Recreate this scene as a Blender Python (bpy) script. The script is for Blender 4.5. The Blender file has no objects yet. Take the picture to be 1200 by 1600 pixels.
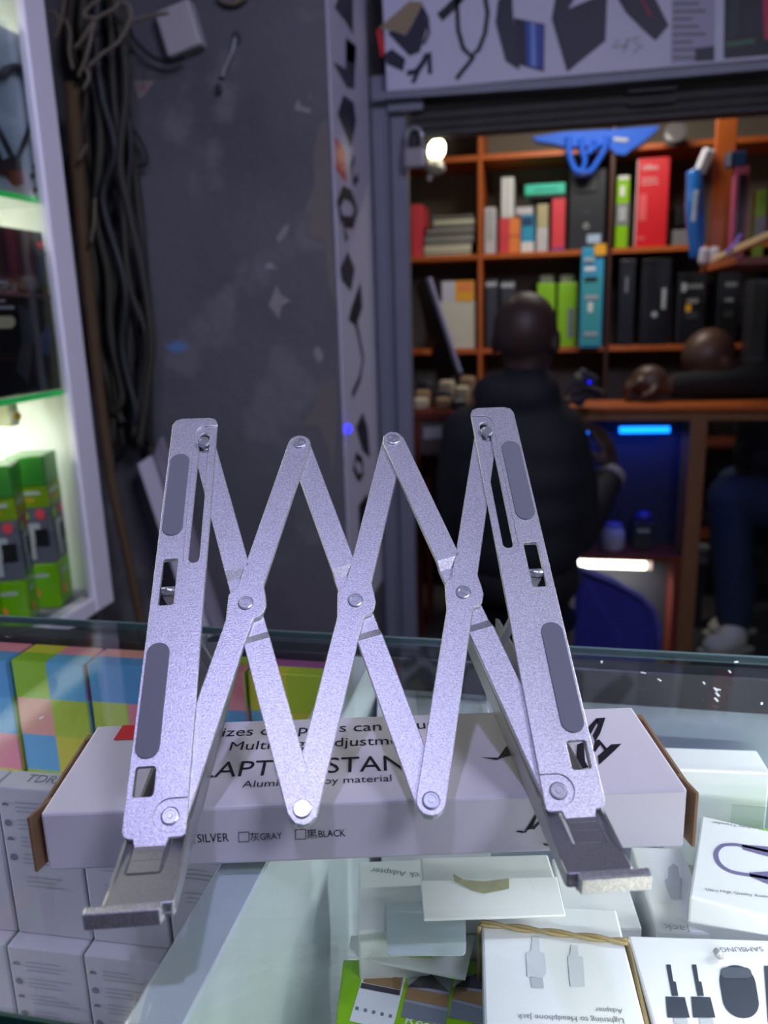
import bpy, bmesh, math, random
from mathutils import Vector, Matrix, Euler
random.seed(7)
sc = bpy.context.scene
COL = sc.collection
D2R = math.pi / 180

# ------------------------------------------------------------------ camera
ZC = 1.05                     # top of the glass counter
CZ = 1.2633                   # camera height
FPX, PITCH, ROLL, YAW = 1249.9, 13.938, 1.681, 12.0
def cam_axes():
    y = YAW * D2R; p = PITCH * D2R; r = ROLL * D2R
    R0 = Vector((math.cos(y), math.sin(y), 0))
    H = Vector((-math.sin(y), math.cos(y), 0))
    F = H * math.cos(p) - Vector((0, 0, 1)) * math.sin(p)
    U0 = H * math.sin(p) + Vector((0, 0, 1)) * math.cos(p)
    return R0 * math.cos(r) - U0 * math.sin(r), R0 * math.sin(r) + U0 * math.cos(r), F
CR, CU, CF = cam_axes()
CAM = Vector((0, 0, CZ))
cd = bpy.data.cameras.new('camera')
cam = bpy.data.objects.new('camera', cd); COL.objects.link(cam)
m = Matrix.Identity(4)
for i in range(3):
    m[i][0] = CR[i]; m[i][1] = CU[i]; m[i][2] = -CF[i]; m[i][3] = CAM[i]
cam.matrix_world = m
cd.sensor_width = 36; cd.sensor_fit = 'AUTO'; cd.lens = FPX * 36 / 1600
cd.clip_start = 0.02; cd.clip_end = 60
cd.dof.use_dof = True; cd.dof.focus_distance = 0.37; cd.dof.aperture_fstop = 9.0
sc.camera = cam
def at(px, py, X=None, Y=None, Z=None):
    """point of the place that lies on the plane X=, Y= or Z= in the direction of a photo pixel (1200x1600)"""
    d = CR * (px - 600) - CU * (py - 800) + CF * FPX
    if X is not None: t = (X - CAM.x) / d.x
    elif Y is not None: t = (Y - CAM.y) / d.y
    else: t = (Z - CAM.z) / d.z
    return CAM + d * t

# ------------------------------------------------------------------ world, lamps, exposure
w = bpy.data.worlds.new('world'); sc.world = w; w.use_nodes = True
w.node_tree.nodes['Background'].inputs[0].default_value = (0.50, 0.52, 0.70, 1)
w.node_tree.nodes['Background'].inputs[1].default_value = 0.035
vs = sc.view_settings
vs.view_transform = 'Standard'; vs.look = 'None'; vs.gamma = 1; vs.use_curve_mapping = False
vs.exposure = 0.0
def lamp(name, kind, loc, power, color, size=0.05, rot=None, size_y=None, spread=None):
    l = bpy.data.lights.new(name, kind); l.energy = power; l.color = color
    if kind == 'AREA':
        l.size = size
        if size_y: l.shape = 'RECTANGLE'; l.size_y = size_y
        if spread: l.spread = spread
    else: l.shadow_soft_size = size
    o = bpy.data.objects.new(name, l); COL.objects.link(o); o.location = loc
    if rot: o.rotation_euler = rot
    return o
lamp('ceiling_lamp_light', 'POINT', (-0.055, -0.30, 2.50), 29, (0.58, 0.56, 1.0), 0.035)
ALLEY = Vector((1.05, -0.55, 2.45))
lamp('alley_fill_light', 'AREA', ALLEY, 6.5, (0.76, 0.75, 1.0), 0.5, (Vector((-0.75, 1.6, 1.3)) - ALLEY).to_track_quat('-Z', 'Y').to_euler(), spread=80 * D2R)  # added fill, spread narrowed to light wall and cabinet post, not counter
lamp('shop_ceiling_light', 'AREA', (0.15, 2.95, 2.12), 7, (1.0, 0.94, 0.82), 0.5, (22 * D2R, 0, 0), 0.25)

# ------------------------------------------------------------------ materials
def lin(c):
    out = []
    for v in c[:3]:
        v = v / 255
        out.append(v / 12.92 if v <= 0.04045 else ((v + 0.055) / 1.055) ** 2.4)
    return (*out, 1)
MATS = {}
def mat(name, rgb, rough=0.6, metal=0.0, var=0.0, scale=20, bump=0.0, bscale=200, emit=None, estr=0, coat=0, trans=None):
    if name in MATS: return MATS[name]
    m = bpy.data.materials.new(name); m.use_nodes = True; MATS[name] = m
    nt = m.node_tree; b = nt.nodes['Principled BSDF']
    c = lin(rgb)
    b.inputs['Base Color'].default_value = c
    b.inputs['Roughness'].default_value = rough; b.inputs['Metallic'].default_value = metal
    if coat: b.inputs['Coat Weight'].default_value = coat
    tc = nt.nodes.new('ShaderNodeTexCoord')
    nz = nt.nodes.new('ShaderNodeTexNoise'); nz.inputs['Scale'].default_value = scale; nz.inputs['Detail'].default_value = 4
    nt.links.new(tc.outputs['Object'], nz.inputs['Vector'])
    mx = nt.nodes.new('ShaderNodeMix'); mx.data_type = 'RGBA'
    v = max(var, 0.03)
    mx.inputs['A'].default_value = tuple(x * (1 - v) for x in c[:3]) + (1,)
    mx.inputs['B'].default_value = tuple(min(1, x * (1 + v)) for x in c[:3]) + (1,)
    nt.links.new(nz.outputs['Fac'], mx.inputs['Factor']); nt.links.new(mx.outputs['Result'], b.inputs['Base Color'])
    if bump:
        n2 = nt.nodes.new('ShaderNodeTexNoise'); n2.inputs['Scale'].default_value = bscale; n2.inputs['Detail'].default_value = 3
        nt.links.new(tc.outputs['Object'], n2.inputs['Vector'])
        bp = nt.nodes.new('ShaderNodeBump'); bp.inputs['Strength'].default_value = bump; bp.inputs['Distance'].default_value = 0.001
        nt.links.new(n2.outputs['Fac'], bp.inputs['Height']); nt.links.new(bp.outputs['Normal'], b.inputs['Normal'])
    if emit:
        b.inputs['Emission Color'].default_value = lin(emit); b.inputs['Emission Strength'].default_value = estr
    return m
def glass_mat(name, tint, rough=0.0, ior=1.45):
    if name in MATS: return MATS[name]
    m = bpy.data.materials.new(name); m.use_nodes = True; MATS[name] = m
    nt = m.node_tree; nt.nodes.remove(nt.nodes['Principled BSDF'])
    out = nt.nodes['Material Output']
    tr = nt.nodes.new('ShaderNodeBsdfTransparent'); tr.inputs[0].default_value = (*tint, 1)
    gl = nt.nodes.new('ShaderNodeBsdfGlossy'); gl.inputs['Roughness'].default_value = rough
    fr = nt.nodes.new('ShaderNodeFresnel')
    gm = nt.nodes.new('ShaderNodeNewGeometry'); mp = nt.nodes.new('ShaderNodeMapRange')     # leaving the pane reflects like entering it
    mp.inputs['To Min'].default_value = ior; mp.inputs['To Max'].default_value = 1 / ior
    nt.links.new(gm.outputs['Backfacing'], mp.inputs['Value']); nt.links.new(mp.outputs[0], fr.inputs['IOR'])
    mx = nt.nodes.new('ShaderNodeMixShader')
    nt.links.new(fr.outputs[0], mx.inputs[0]); nt.links.new(tr.outputs[0], mx.inputs[1]); nt.links.new(gl.outputs[0], mx.inputs[2])
    nt.links.new(mx.outputs[0], out.inputs['Surface'])
    return m
def metal_speckle(name, rgb, rough, metal=0.8, amount=0.3):
    m = bpy.data.materials.new(name); m.use_nodes = True; MATS[name] = m
    nt = m.node_tree; b = nt.nodes['Principled BSDF']
    b.inputs['Metallic'].default_value = metal; b.inputs['Roughness'].default_value = rough
    tc = nt.nodes.new('ShaderNodeTexCoord')
    nz = nt.nodes.new('ShaderNodeTexNoise'); nz.inputs['Scale'].default_value = 1700; nz.inputs['Detail'].default_value = 2
    nt.links.new(tc.outputs['Object'], nz.inputs['Vector'])
    rp = nt.nodes.new('ShaderNodeValToRGB'); c = lin(rgb)
    rp.color_ramp.elements[0].position = 0.32; rp.color_ramp.elements[1].position = 0.68
    rp.color_ramp.elements[0].color = tuple(x * (1 - amount) for x in c[:3]) + (1,)
    rp.color_ramp.elements[1].color = tuple(min(1, x * (1 + amount)) for x in c[:3]) + (1,)
    nt.links.new(nz.outputs['Fac'], rp.inputs['Fac']); nt.links.new(rp.outputs['Color'], b.inputs['Base Color'])
    bp = nt.nodes.new('ShaderNodeBump'); bp.inputs['Strength'].default_value = 0.25; bp.inputs['Distance'].default_value = 0.0004
    nt.links.new(nz.outputs['Fac'], bp.inputs['Height']); nt.links.new(bp.outputs['Normal'], b.inputs['Normal'])
    return m
def patch_mat(name, cols, size, seed):
    """printed patchwork of flat coloured squares"""
    m = bpy.data.materials.new(name); m.use_nodes = True; MATS[name] = m
    nt = m.node_tree; b = nt.nodes['Principled BSDF']; b.inputs['Roughness'].default_value = 0.35
    tc = nt.nodes.new('ShaderNodeTexCoord')
    mp = nt.nodes.new('ShaderNodeMapping'); mp.inputs['Scale'].default_value = (1 / size,) * 3
    mp.inputs['Location'].default_value = (seed * 1.0 + 0.02, seed * 2.0 + 0.013, seed * 3.0 + 0.31)
    nt.links.new(tc.outputs['Object'], mp.inputs['Vector'])
    fl = nt.nodes.new('ShaderNodeVectorMath'); fl.operation = 'FLOOR'; nt.links.new(mp.outputs[0], fl.inputs[0])
    wn = nt.nodes.new('ShaderNodeTexWhiteNoise'); nt.links.new(fl.outputs[0], wn.inputs['Vector'])
    rp = nt.nodes.new('ShaderNodeValToRGB'); rp.color_ramp.interpolation = 'CONSTANT'
    while len(rp.color_ramp.elements) < len(cols): rp.color_ramp.elements.new(0.5)
    for i, c in enumerate(cols):
        rp.color_ramp.elements[i].position = i / len(cols); rp.color_ramp.elements[i].color = lin(c)
    nt.links.new(wn.outputs['Value'], rp.inputs['Fac']); nt.links.new(rp.outputs['Color'], b.inputs['Base Color'])
    return m
def wall_mat(name, base, patches):
    m = bpy.data.materials.new(name); m.use_nodes = True; MATS[name] = m
    nt = m.node_tree; b = nt.nodes['Principled BSDF']; b.inputs['Roughness'].default_value = 0.85
    tc = nt.nodes.new('ShaderNodeTexCoord')
    prev = None
    for i, (scale, lo, hi, col) in enumerate(patches):
        nz = nt.nodes.new('ShaderNodeTexNoise'); nz.inputs['Scale'].default_value = scale; nz.inputs['Detail'].default_value = 5
        mp = nt.nodes.new('ShaderNodeMapping'); mp.inputs['Location'].default_value = (i * 3.7, i * 1.3, i * 2.1)
        nt.links.new(tc.outputs['Object'], mp.inputs['Vector']); nt.links.new(mp.outputs[0], nz.inputs['Vector'])
        rp = nt.nodes.new('ShaderNodeValToRGB'); rp.color_ramp.elements[0].position = lo; rp.color_ramp.elements[1].position = hi
        nt.links.new(nz.outputs['Fac'], rp.inputs['Fac'])
        mx = nt.nodes.new('ShaderNodeMix'); mx.data_type = 'RGBA'
        if prev: nt.links.new(prev, mx.inputs['A'])
        else: mx.inputs['A'].default_value = lin(base)
        mx.inputs['B'].default_value = lin(col)
        nt.links.new(rp.outputs['Color'], mx.inputs['Factor']); prev = mx.outputs['Result']
    nt.links.new(prev, b.inputs['Base Color'])
    n2 = nt.nodes.new('ShaderNodeTexNoise'); n2.inputs['Scale'].default_value = 30; n2.inputs['Detail'].default_value = 6
    nt.links.new(tc.outputs['Object'], n2.inputs['Vector'])
    bp = nt.nodes.new('ShaderNodeBump'); bp.inputs['Strength'].default_value = 0.4; bp.inputs['Distance'].default_value = 0.01
    nt.links.new(n2.outputs['Fac'], bp.inputs['Height']); nt.links.new(bp.outputs['Normal'], b.inputs['Normal'])
    return m

# ------------------------------------------------------------------ building helpers
WM = {}                                  # world matrix of each parent
def thing(name, label, cat, loc=(0, 0, 0), rotz=0.0, group=None, kind=None):
    o = bpy.data.objects.new(name, None); COL.objects.link(o)
    o.empty_display_size = 0.02
    o.location = loc; o.rotation_euler = (0, 0, rotz)
    WM[o] = Matrix.Translation(Vector(loc)) @ Matrix.Rotation(rotz, 4, 'Z')
    return tag(o, label, cat, group, kind)
def tag(o, label=None, cat=None, group=None, kind=None):
    if label: o['label'] = label
    if cat: o['category'] = cat
    if group: o['group'] = group
    if kind: o['kind'] = kind
    return o
def link(name, me, material, parent=None, smooth=False):
    me.name = name
    o = bpy.data.objects.new(name, me); COL.objects.link(o)
    if material is not None and not len(me.materials): me.materials.append(material)
    if smooth:
        for p in me.polygons: p.use_smooth = True
    if parent is not None:
        o.parent = parent; WM[o] = WM[parent]
    else: WM[o] = Matrix.Identity(4)
    return o
class MB:
    def __init__(self): self.bm = bmesh.new()
    def _xf(self, geom, M): bmesh.ops.transform(self.bm, matrix=M, verts=geom)
    def box(self, c, s, rot=None, bevel=0.0, seg=1):
        r = bmesh.ops.create_cube(self.bm, size=1.0); vs_ = r['verts']
        self._xf(vs_, Matrix.Diagonal((s[0], s[1], s[2], 1)))
        if bevel:
            es = list({e for v in vs_ for e in v.link_edges})
            rb = bmesh.ops.bevel(self.bm, geom=es, offset=bevel, segments=seg, profile=0.5, affect='EDGES', clamp_overlap=True)
            vs_ = list({v for f in rb['faces'] for v in f.verts} | {v for v in vs_ if v.is_valid})
            fs = {f for v in vs_ for f in v.link_faces}; vs_ = list({v for f in fs for v in f.verts})
        M = Matrix.Translation(Vector(c))
        if rot is not None: M = M @ (rot if isinstance(rot, Matrix) else Euler(rot).to_matrix().to_4x4())
        self._xf(vs_, M); return self
    def span(self, a, b, bevel=0.0):
        a = Vector(a); b = Vector(b)
        return self.box((a + b) / 2, [abs(x) for x in (b - a)], bevel=bevel)
    def hexa(self, p):                     # 8 points: bottom 4 ccw, top 4 ccw
        v = [self.bm.verts.new(q) for q in p]
        for f in ((3, 2, 1, 0), (4, 5, 6, 7), (0, 1, 5, 4), (1, 2, 6, 5), (2, 3, 7, 6), (3, 0, 4, 7)):
            self.bm.faces.new([v[i] for i in f])
        return self
    def tube(self, pts, r, seg=8, caps=True, flat=None):
        pts = [Vector(p) for p in pts]; n = len(pts); rings = []
        rr = r if isinstance(r, (list, tuple)) else [r] * n
        prev = None
        for i in range(n):
            t = (pts[min(i + 1, n - 1)] - pts[max(i - 1, 0)]).normalized()
            if prev is None:
                up = Vector((0, 0, 1)) if abs(t.z) < 0.9 else Vector((1, 0, 0))
                x = t.cross(up).normalized()
            else: x = (prev - t * prev.dot(t)).normalized()
            prev = x; y = t.cross(x)
            rings.append([self.bm.verts.new(pts[i] + (x * math.cos(2 * math.pi * k / seg) + y * math.sin(2 * math.pi * k / seg)) * rr[i]) for k in range(seg)])
        for i in range(n - 1):
            for k in range(seg):
                self.bm.faces.new((rings[i][k], rings[i][(k + 1) % seg], rings[i + 1][(k + 1) % seg], rings[i + 1][k]))
        if caps:
            self.bm.faces.new(rings[0][::-1]); self.bm.faces.new(rings[-1])
        return self
    def cyl(self, a, b, r0, r1=None, seg=20): return self.tube([a, b], [r0, r1 if r1 is not None else r0], seg)
    def lathe(self, prof, M=None, seg=24):
        M = M or Matrix.Identity(4); rings = []
        for (r, z) in prof:
            rings.append([self.bm.verts.new(M @ Vector((r * math.cos(2 * math.pi * k / seg), r * math.sin(2 * math.pi * k / seg), z))) for k in range(seg)] if r > 1e-7 else [self.bm.verts.new(M @ Vector((0, 0, z)))])
        for a, b in zip(rings, rings[1:]):
            for k in range(seg):
                k2 = (k + 1) % seg
                if len(a) == 1 and len(b) == 1: continue
                if len(a) == 1: self.bm.faces.new((a[0], b[k2], b[k]))
                elif len(b) == 1: self.bm.faces.new((a[k], a[k2], b[0]))
                else: self.bm.faces.new((a[k], a[k2], b[k2], b[k]))
        return self
    def ball(self, c, r, seg=16, rot=None):
        rr = bmesh.ops.create_uvsphere(self.bm, u_segments=seg, v_segments=max(6, seg // 2), radius=1)
        s = r if isinstance(r, (list, tuple)) else (r, r, r)
        M = Matrix.Translation(Vector(c))
        if rot is not None: M = M @ Euler(rot).to_matrix().to_4x4()
        self._xf(rr['verts'], M @ Matrix.Diagonal((*s, 1))); return self
    def poly(self, pts):
        v = [self.bm.verts.new(p) for p in pts]; self.bm.faces.new(v); return self
    def slab(self, pts, off):              # polygon with thickness: pts plus the offset vector
        off = Vector(off)
        a = [self.bm.verts.new(Vector(p)) for p in pts]; b = [self.bm.verts.new(Vector(p) + off) for p in pts]
        self.bm.faces.new(a[::-1]); self.bm.faces.new(b); n = len(a)
        for i in range(n): self.bm.faces.new((a[i], a[(i + 1) % n], b[(i + 1) % n], b[i]))
        return self
    def build(self, name, material, parent=None, smooth=False, local=False, M=None):
        """world coordinates unless local; a top-level mesh gets its origin at its base"""
        bm = self.bm
        if M is not None: bmesh.ops.transform(bm, matrix=M, verts=bm.verts)
        loc = None
        if parent is not None:
            if not local: bmesh.ops.transform(bm, matrix=WM[parent].inverted(), verts=bm.verts)
        else:
            cs = [v.co for v in bm.verts]
            lo = [min(c[i] for c in cs) for i in range(3)]; hi = [max(c[i] for c in cs) for i in range(3)]
            loc = Vector(((lo[0] + hi[0]) / 2, (lo[1] + hi[1]) / 2, lo[2]))
            bmesh.ops.translate(bm, vec=-loc, verts=bm.verts)
        bmesh.ops.recalc_face_normals(bm, faces=bm.faces)
        me = bpy.data.meshes.new(name); bm.to_mesh(me); bm.free()
        o = link(name, me, material, parent, smooth)
        if loc is not None:
            o.location = loc; WM[o] = Matrix.Translation(loc)
        return o
def bx(a, b, bevel=0.0): return MB().span(a, b, bevel)
def plate_mesh(outlines, thick, bevel=0.0):
    """flat plate with holes: outlines in x,y; z from 0 to thick"""
    cu = bpy.data.curves.new('tmp', 'CURVE'); cu.dimensions = '2D'; cu.fill_mode = 'BOTH'
    cu.extrude = thick / 2 - bevel if bevel else thick / 2
    cu.bevel_depth = bevel; cu.bevel_resolution = 1
    if bevel: cu.offset = -bevel
    for ol in outlines:
        sp = cu.splines.new('POLY'); sp.points.add(len(ol) - 1)
        for p, q in zip(sp.points, ol): p.co = (q[0], q[1], 0, 1)
        sp.use_cyclic_u = True
    ob = bpy.data.objects.new('tmp', cu)
    me = bpy.data.meshes.new_from_object(ob)
    bpy.data.objects.remove(ob); bpy.data.curves.remove(cu)
    me.transform(Matrix.Translation((0, 0, thick / 2)))
    me.materials.clear()
    return me
def plate(name, outlines, thick, bevel, M, material, parent):
    me = plate_mesh(outlines, thick, bevel); me.transform(M)
    return link(name, me, material, parent)
def text_mesh(s, cjk=False):
    cu = bpy.data.curves.new('tmp', 'FONT'); cu.body = s; cu.size = 1; cu.resolution_u = 3
    ob = bpy.data.objects.new('tmp', cu)
    me = bpy.data.meshes.new_from_object(ob)
    bpy.data.objects.remove(ob); bpy.data.curves.remove(cu)
    me.materials.clear()
    return me
def text_fit(name, s, p0, p1, nrm, material, parent, stretch=1.0, lift=0.0002):
    """lettering whose baseline runs from p0 to p1 (world points) on a surface with normal nrm"""
    p0 = Vector(p0); p1 = Vector(p1); n = Vector(nrm).normalized()
    me = text_mesh(s)
    xs = [v.co.x for v in me.vertices]
    if not xs: return None
    x = (p1 - p0); wd = x.length; x.normalize(); y = n.cross(x).normalized()
    k = wd / (max(xs) - min(xs)); x0 = min(xs)
    M = Matrix.Identity(4)
    o = p0 + n * lift
    for i in range(3):
        M[i][0] = x[i] * k; M[i][1] = y[i] * k * stretch; M[i][2] = n[i]; M[i][3] = o[i] - x[i] * k * x0
    me.transform(WM[parent].inverted() @ M)
    return link(name, me, material, parent)
def ink(name, pts, nrm, material, parent, lift=0.0003):
    """flat printed shape"""
    n = Vector(nrm).normalized() * lift
    return MB().poly([Vector(p) + n for p in pts]).build(name, material, parent)
def rrect(x0, y0, x1, y1, r, seg=4, rs=None):
    rs = rs or (r, r, r, r); pts = []
    for (cx, cy, a0, rr) in ((x1, y0, -90, rs[1]), (x1, y1, 0, rs[2]), (x0, y1, 90, rs[3]), (x0, y0, 180, rs[0])):
        sx = -1 if cx == x1 else 1; sy = -1 if cy == y1 else 1
        ox = cx + sx * rr; oy = cy + sy * rr
        if rr < 1e-6: pts.append((cx, cy)); continue
        for k in range(seg + 1):
            a = (a0 + 90 * k / seg) * D2R
            pts.append((ox + rr * math.cos(a), oy + rr * math.sin(a)))
    return pts
def copy_tree(o, parent=None):
    c = o.copy(); COL.objects.link(c); c.parent = parent
    for ch in o.children: copy_tree(ch, c)
    return c

# common materials
M_alu = metal_speckle('sandblasted_silver_aluminium', (205, 205, 212), 0.42, 0.75, 0.28)
M_alu2 = metal_speckle('silver_aluminium_base', (176, 176, 184), 0.38, 0.8, 0.12)
M_rivet = mat('polished_steel_rivet', (196, 200, 208), 0.33, 0.75)
M_pad = mat('grey_silicone', (112, 114, 126), 0.6)
M_card = mat('white_carton', (206, 203, 212), 0.42, var=0.04)
M_white = mat('white_gloss_carton', (226, 228, 230), 0.3, var=0.03)
M_white2 = mat('cream_carton', (214, 210, 190), 0.5, var=0.05)
M_kraft = mat('brown_kraft_board', (128, 100, 72), 0.8, var=0.2, scale=80)
M_ink = mat('black_ink', (26, 22, 34), 0.5)
M_grey_ink = mat('grey_ink', (120, 122, 130), 0.5)
M_pale_ink = mat('pale_grey_ink', (176, 180, 186), 0.5)
M_purple_ink = mat('violet_grey_ink', (112, 108, 150), 0.5)
M_red = mat('red_print', (214, 26, 36), 0.4, var=0.05)
M_redpink = mat('pinkish_red_carton', (226, 70, 84), 0.45, var=0.1)
M_orange = mat('orange_carton', (240, 140, 70), 0.5, var=0.1)
M_yellow = mat('amber_carton', (240, 176, 40), 0.5, var=0.1)
M_lime = mat('lime_green_carton', (140, 200, 8), 0.4, var=0.08)
M_green = mat('leaf_green_carton', (60, 150, 44), 0.4, var=0.1)
M_teal = mat('turquoise_carton', (64, 206, 178), 0.5)
M_cyan = mat('cyan_blue_carton', (50, 160, 205), 0.45, var=0.1)
M_bluebag = mat('blue_plastic_film', (4, 92, 216), 0.6, var=0.15)
M_navy = mat('navy_carton', (30, 66, 112), 0.5)
M_black = mat('black_plastic', (22, 23, 28), 0.4)
M_blackgloss = mat('black_gloss_carton', (16, 19, 24), 0.18, coat=0.4)
M_dgrey = mat('dark_grey_plastic', (56, 58, 66), 0.45)
M_mgrey = mat('mid_grey_plastic', (126, 128, 136), 0.45)
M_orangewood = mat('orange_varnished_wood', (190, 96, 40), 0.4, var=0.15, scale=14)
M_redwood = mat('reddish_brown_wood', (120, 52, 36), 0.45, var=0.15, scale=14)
M_tanwood = mat('tan_wood', (140, 98, 62), 0.5, var=0.15, scale=18)
M_palewood = mat('pale_wood_edge', (206, 180, 136), 0.6, var=0.1)
M_whiteframe = mat('white_painted_frame', (222, 218, 232), 0.45)
M_cream = mat('cream_panel', (236, 232, 204), 0.6)
M_sign = mat('sign_vinyl', (206, 204, 224), 0.5, var=0.03)
M_steel = mat('grey_painted_steel', (124, 128, 142), 0.5, 0.1, var=0.12, scale=9)
M_darksteel = mat('dark_dirty_steel', (70, 68, 66), 0.65, 0.1, var=0.35, scale=12)
M_glass = glass_mat('clear_glass', (0.965, 0.985, 0.975))
M_glass2 = glass_mat('thin_clear_glass', (0.96, 0.98, 0.97))
M_glassdark = glass_mat('smoky_glass', (0.55, 0.58, 0.66))
M_greenedge = mat('glowing_green_glass_edge', (40, 190, 96), 0.2, emit=(30, 190, 90), estr=0.25)  # emission stands in for LED light carried through the shelf glass
M_seaedge = mat('pale_green_glass_edge', (92, 118, 120), 0.15)
M_clear = glass_mat('clear_plastic_film', (0.90, 0.93, 0.93), 0.12)

# ------------------------------------------------------------------ the room
Y1, Y2, XB = 1.936, 2.40, -0.512
M_wall = wall_mat('grey_concrete_plaster', (100, 99, 106), [(2.2, 0.42, 0.62, (86, 86, 94)), (5.5, 0.60, 0.68, (114, 113, 118)), (11, 0.70, 0.74, (150, 148, 152))])
M_floor = wall_mat('grey_cement_floor', (74, 72, 72), [(3, 0.4, 0.6, (58, 56, 58))])
M_dark = wall_mat('dark_painted_wall', (78, 76, 74), [(2, 0.4, 0.6, (62, 60, 60))])
tag(bx((-3.2, -2.2, -0.06), (2.2, 4.2, 0.0)).build('floor', M_floor), kind='structure', label='grey cement floor of the stall', cat='floor')
tag(bx((-3.2, Y1, 0), (XB, Y2 + 0.06, 2.75)).build('wall_left', M_wall), kind='structure', label='patchy grey plaster wall with peeling spots', cat='wall')
tag(bx((-0.74, 3.80, 0), (1.75, 3.9, 2.75)).build('wall_back', M_dark), kind='structure', label='dim grey wall behind the orange shelves', cat='wall')
tag(bx((1.55, 2.45, 0), (1.65, 3.80, 2.75)).build('wall_right', M_dark), kind='structure', label='right side wall inside the shop', cat='wall')
tag(bx((-0.74, Y2 + 0.06, 0), (-0.68, 3.80, 2.75)).build('wall_inner_left', M_dark), kind='structure', label='left side wall inside the shop', cat='wall')
tag(bx((XB, Y2 + 0.02, 1.90), (2.2, Y2 + 0.14, 2.75)).build('wall_lintel', M_dark), kind='structure', label='wall above the shop doorway behind the sign', cat='wall')
tag(bx((1.10, Y2 - 0.06, 0), (2.2, Y2 + 0.14, 1.90)).build('wall_doorside', M_dark), kind='structure', label='wall on the right of the doorway', cat='wall')
tag(bx((-3.2, 1.2, 2.75), (2.2, 4.2, 2.83)).build('ceiling', M_dark), kind='structure', label='dark ceiling', cat='ceiling')

# steel door jamb with two folds, shutter guide
jamb = thing('door_1', 'grey steel door jamb beside the vertical picture banner', 'door frame', (-0.455, Y2, 0), kind='structure')
bx((-0.511, 2.375, 0), (-0.462, 2.42, 1.90), 0.004).build('jamb_face', M_steel, jamb)
bx((-0.460, 2.39, 0), (-0.413, 2.43, 1.80), 0.004).build('shutter_guide', M_steel, jamb)
bx((-0.470, 2.368, 0), (-0.461, 2.40, 1.80), 0.002).build('guide_lip', M_steel, jamb)
bx((-0.46, 2.36, 1.80), (-0.36, 2.39, 1.835), 0.003).build('hasp_plate', M_steel, jamb)
# roller shutter above the doorway
sh = thing('roller_shutter', 'dark rolled-up steel shutter above the doorway', 'shutter', (0.35, 2.45, 1.75))
for k in range(4):
    z0 = 1.765 + k * 0.026
    MB().cyl((-0.40, 2.40 + 0.004 * (k % 2), z0), (1.10, 2.40 + 0.004 * (k % 2), z0), 0.0135, seg=10).build('slat', M_darksteel, sh)
bx((-0.40, 2.415, 1.74), (1.10, 2.46, 1.90), 0.004).build('shutter_box', M_darksteel, sh)
bx((-0.40, 2.385, 1.738), (1.10, 2.41, 1.752), 0.002).build('bottom_bar', M_darksteel, sh)
for k in range(2): bx((0.18, 2.37, 1.772 + k * 0.03), (0.30, 2.392, 1.782 + k * 0.03), 0.002).build('handle', M_darksteel, sh)

# padlock on the hasp
pl = thing('padlock', 'grey steel padlock hanging from the hasp of the door jamb', 'padlock', (-0.39, 2.35, 1.64))
pc = at(648, 236, Y=2.35); pl.location = (pc.x, 2.35, pc.z - 0.045); WM[pl] = Matrix.Translation(pl.location)
MB().box((0, 0, 0.028), (0.062, 0.026, 0.056), bevel=0.008, seg=2).build('lock_body', mat('padlock_grey', (150, 146, 150), 0.4, 0.3), pl, local=True)
MB().tube([(-0.021 , 0, 0.05), (-0.021, 0, 0.085), (-0.015, 0, 0.099), (0, 0, 0.105), (0.015, 0, 0.099), (0.021, 0, 0.085), (0.021, 0, 0.05)], 0.0065, 10).build('shackle', mat('padlock_shackle', (170, 170, 176), 0.3, 0.6), pl, smooth=True, local=True)
MB().box((0, -0.006, 0.070), (0.030, 0.012, 0.040), bevel=0.006).build('inner_shroud', M_black, pl, local=True)

# sign over the door: board with printed pictures
YS = 2.33
sg = thing('shop_sign', 'white printed sign board with gadget pictures above the doorway', 'sign', (0.35, YS + 0.02, 1.84))
a0 = at(603, 145, Y=YS)
sl = [at(605, 143, Y=YS), (1.25, YS, 1.845), (1.25, YS, 2.45), at(588, -190, Y=YS)]
MB().slab(sl, (0, 0.03, 0)).build('board', M_sign, sg)
NS = (0, -1, 0)
def sgp(name, pts, m, lift=0.0012): return ink(name, [at(x, y, Y=YS) for x, y in pts], NS, m, sg, lift)
M_p1 = mat('print_navy', (22, 26, 52), 0.5); M_p2 = mat('print_charcoal', (40, 42, 60), 0.5); M_p3 = mat('print_blue', (40, 78, 170), 0.5)
M_p4 = mat('print_black', (14, 14, 20), 0.5); M_p5 = mat('print_darkred', (150, 30, 50), 0.5); M_p6 = mat('print_green_dark', (34, 54, 50), 0.5)
M_p7 = mat('print_tan', (150, 134, 104), 0.6); M_p8 = mat('print_lightblue', (120, 150, 220), 0.5)
sgp('red_edge', [(588, 48), (595, 44), (602, 78), (596, 92)], M_red)
sgp('printed_adapter', [(606, 52), (660, 8), (668, 40), (656, 82), (640, 88)], M_p1)
sgp('printed_adapter', [(602, 84), (612, 76), (634, 92), (630, 112), (604, 100)], M_p1)
sgp('printed_tan_patch', [(592, 44), (640, 2), (662, 4), (646, 36), (634, 56), (618, 50)], M_p7, 0.0018)
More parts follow.
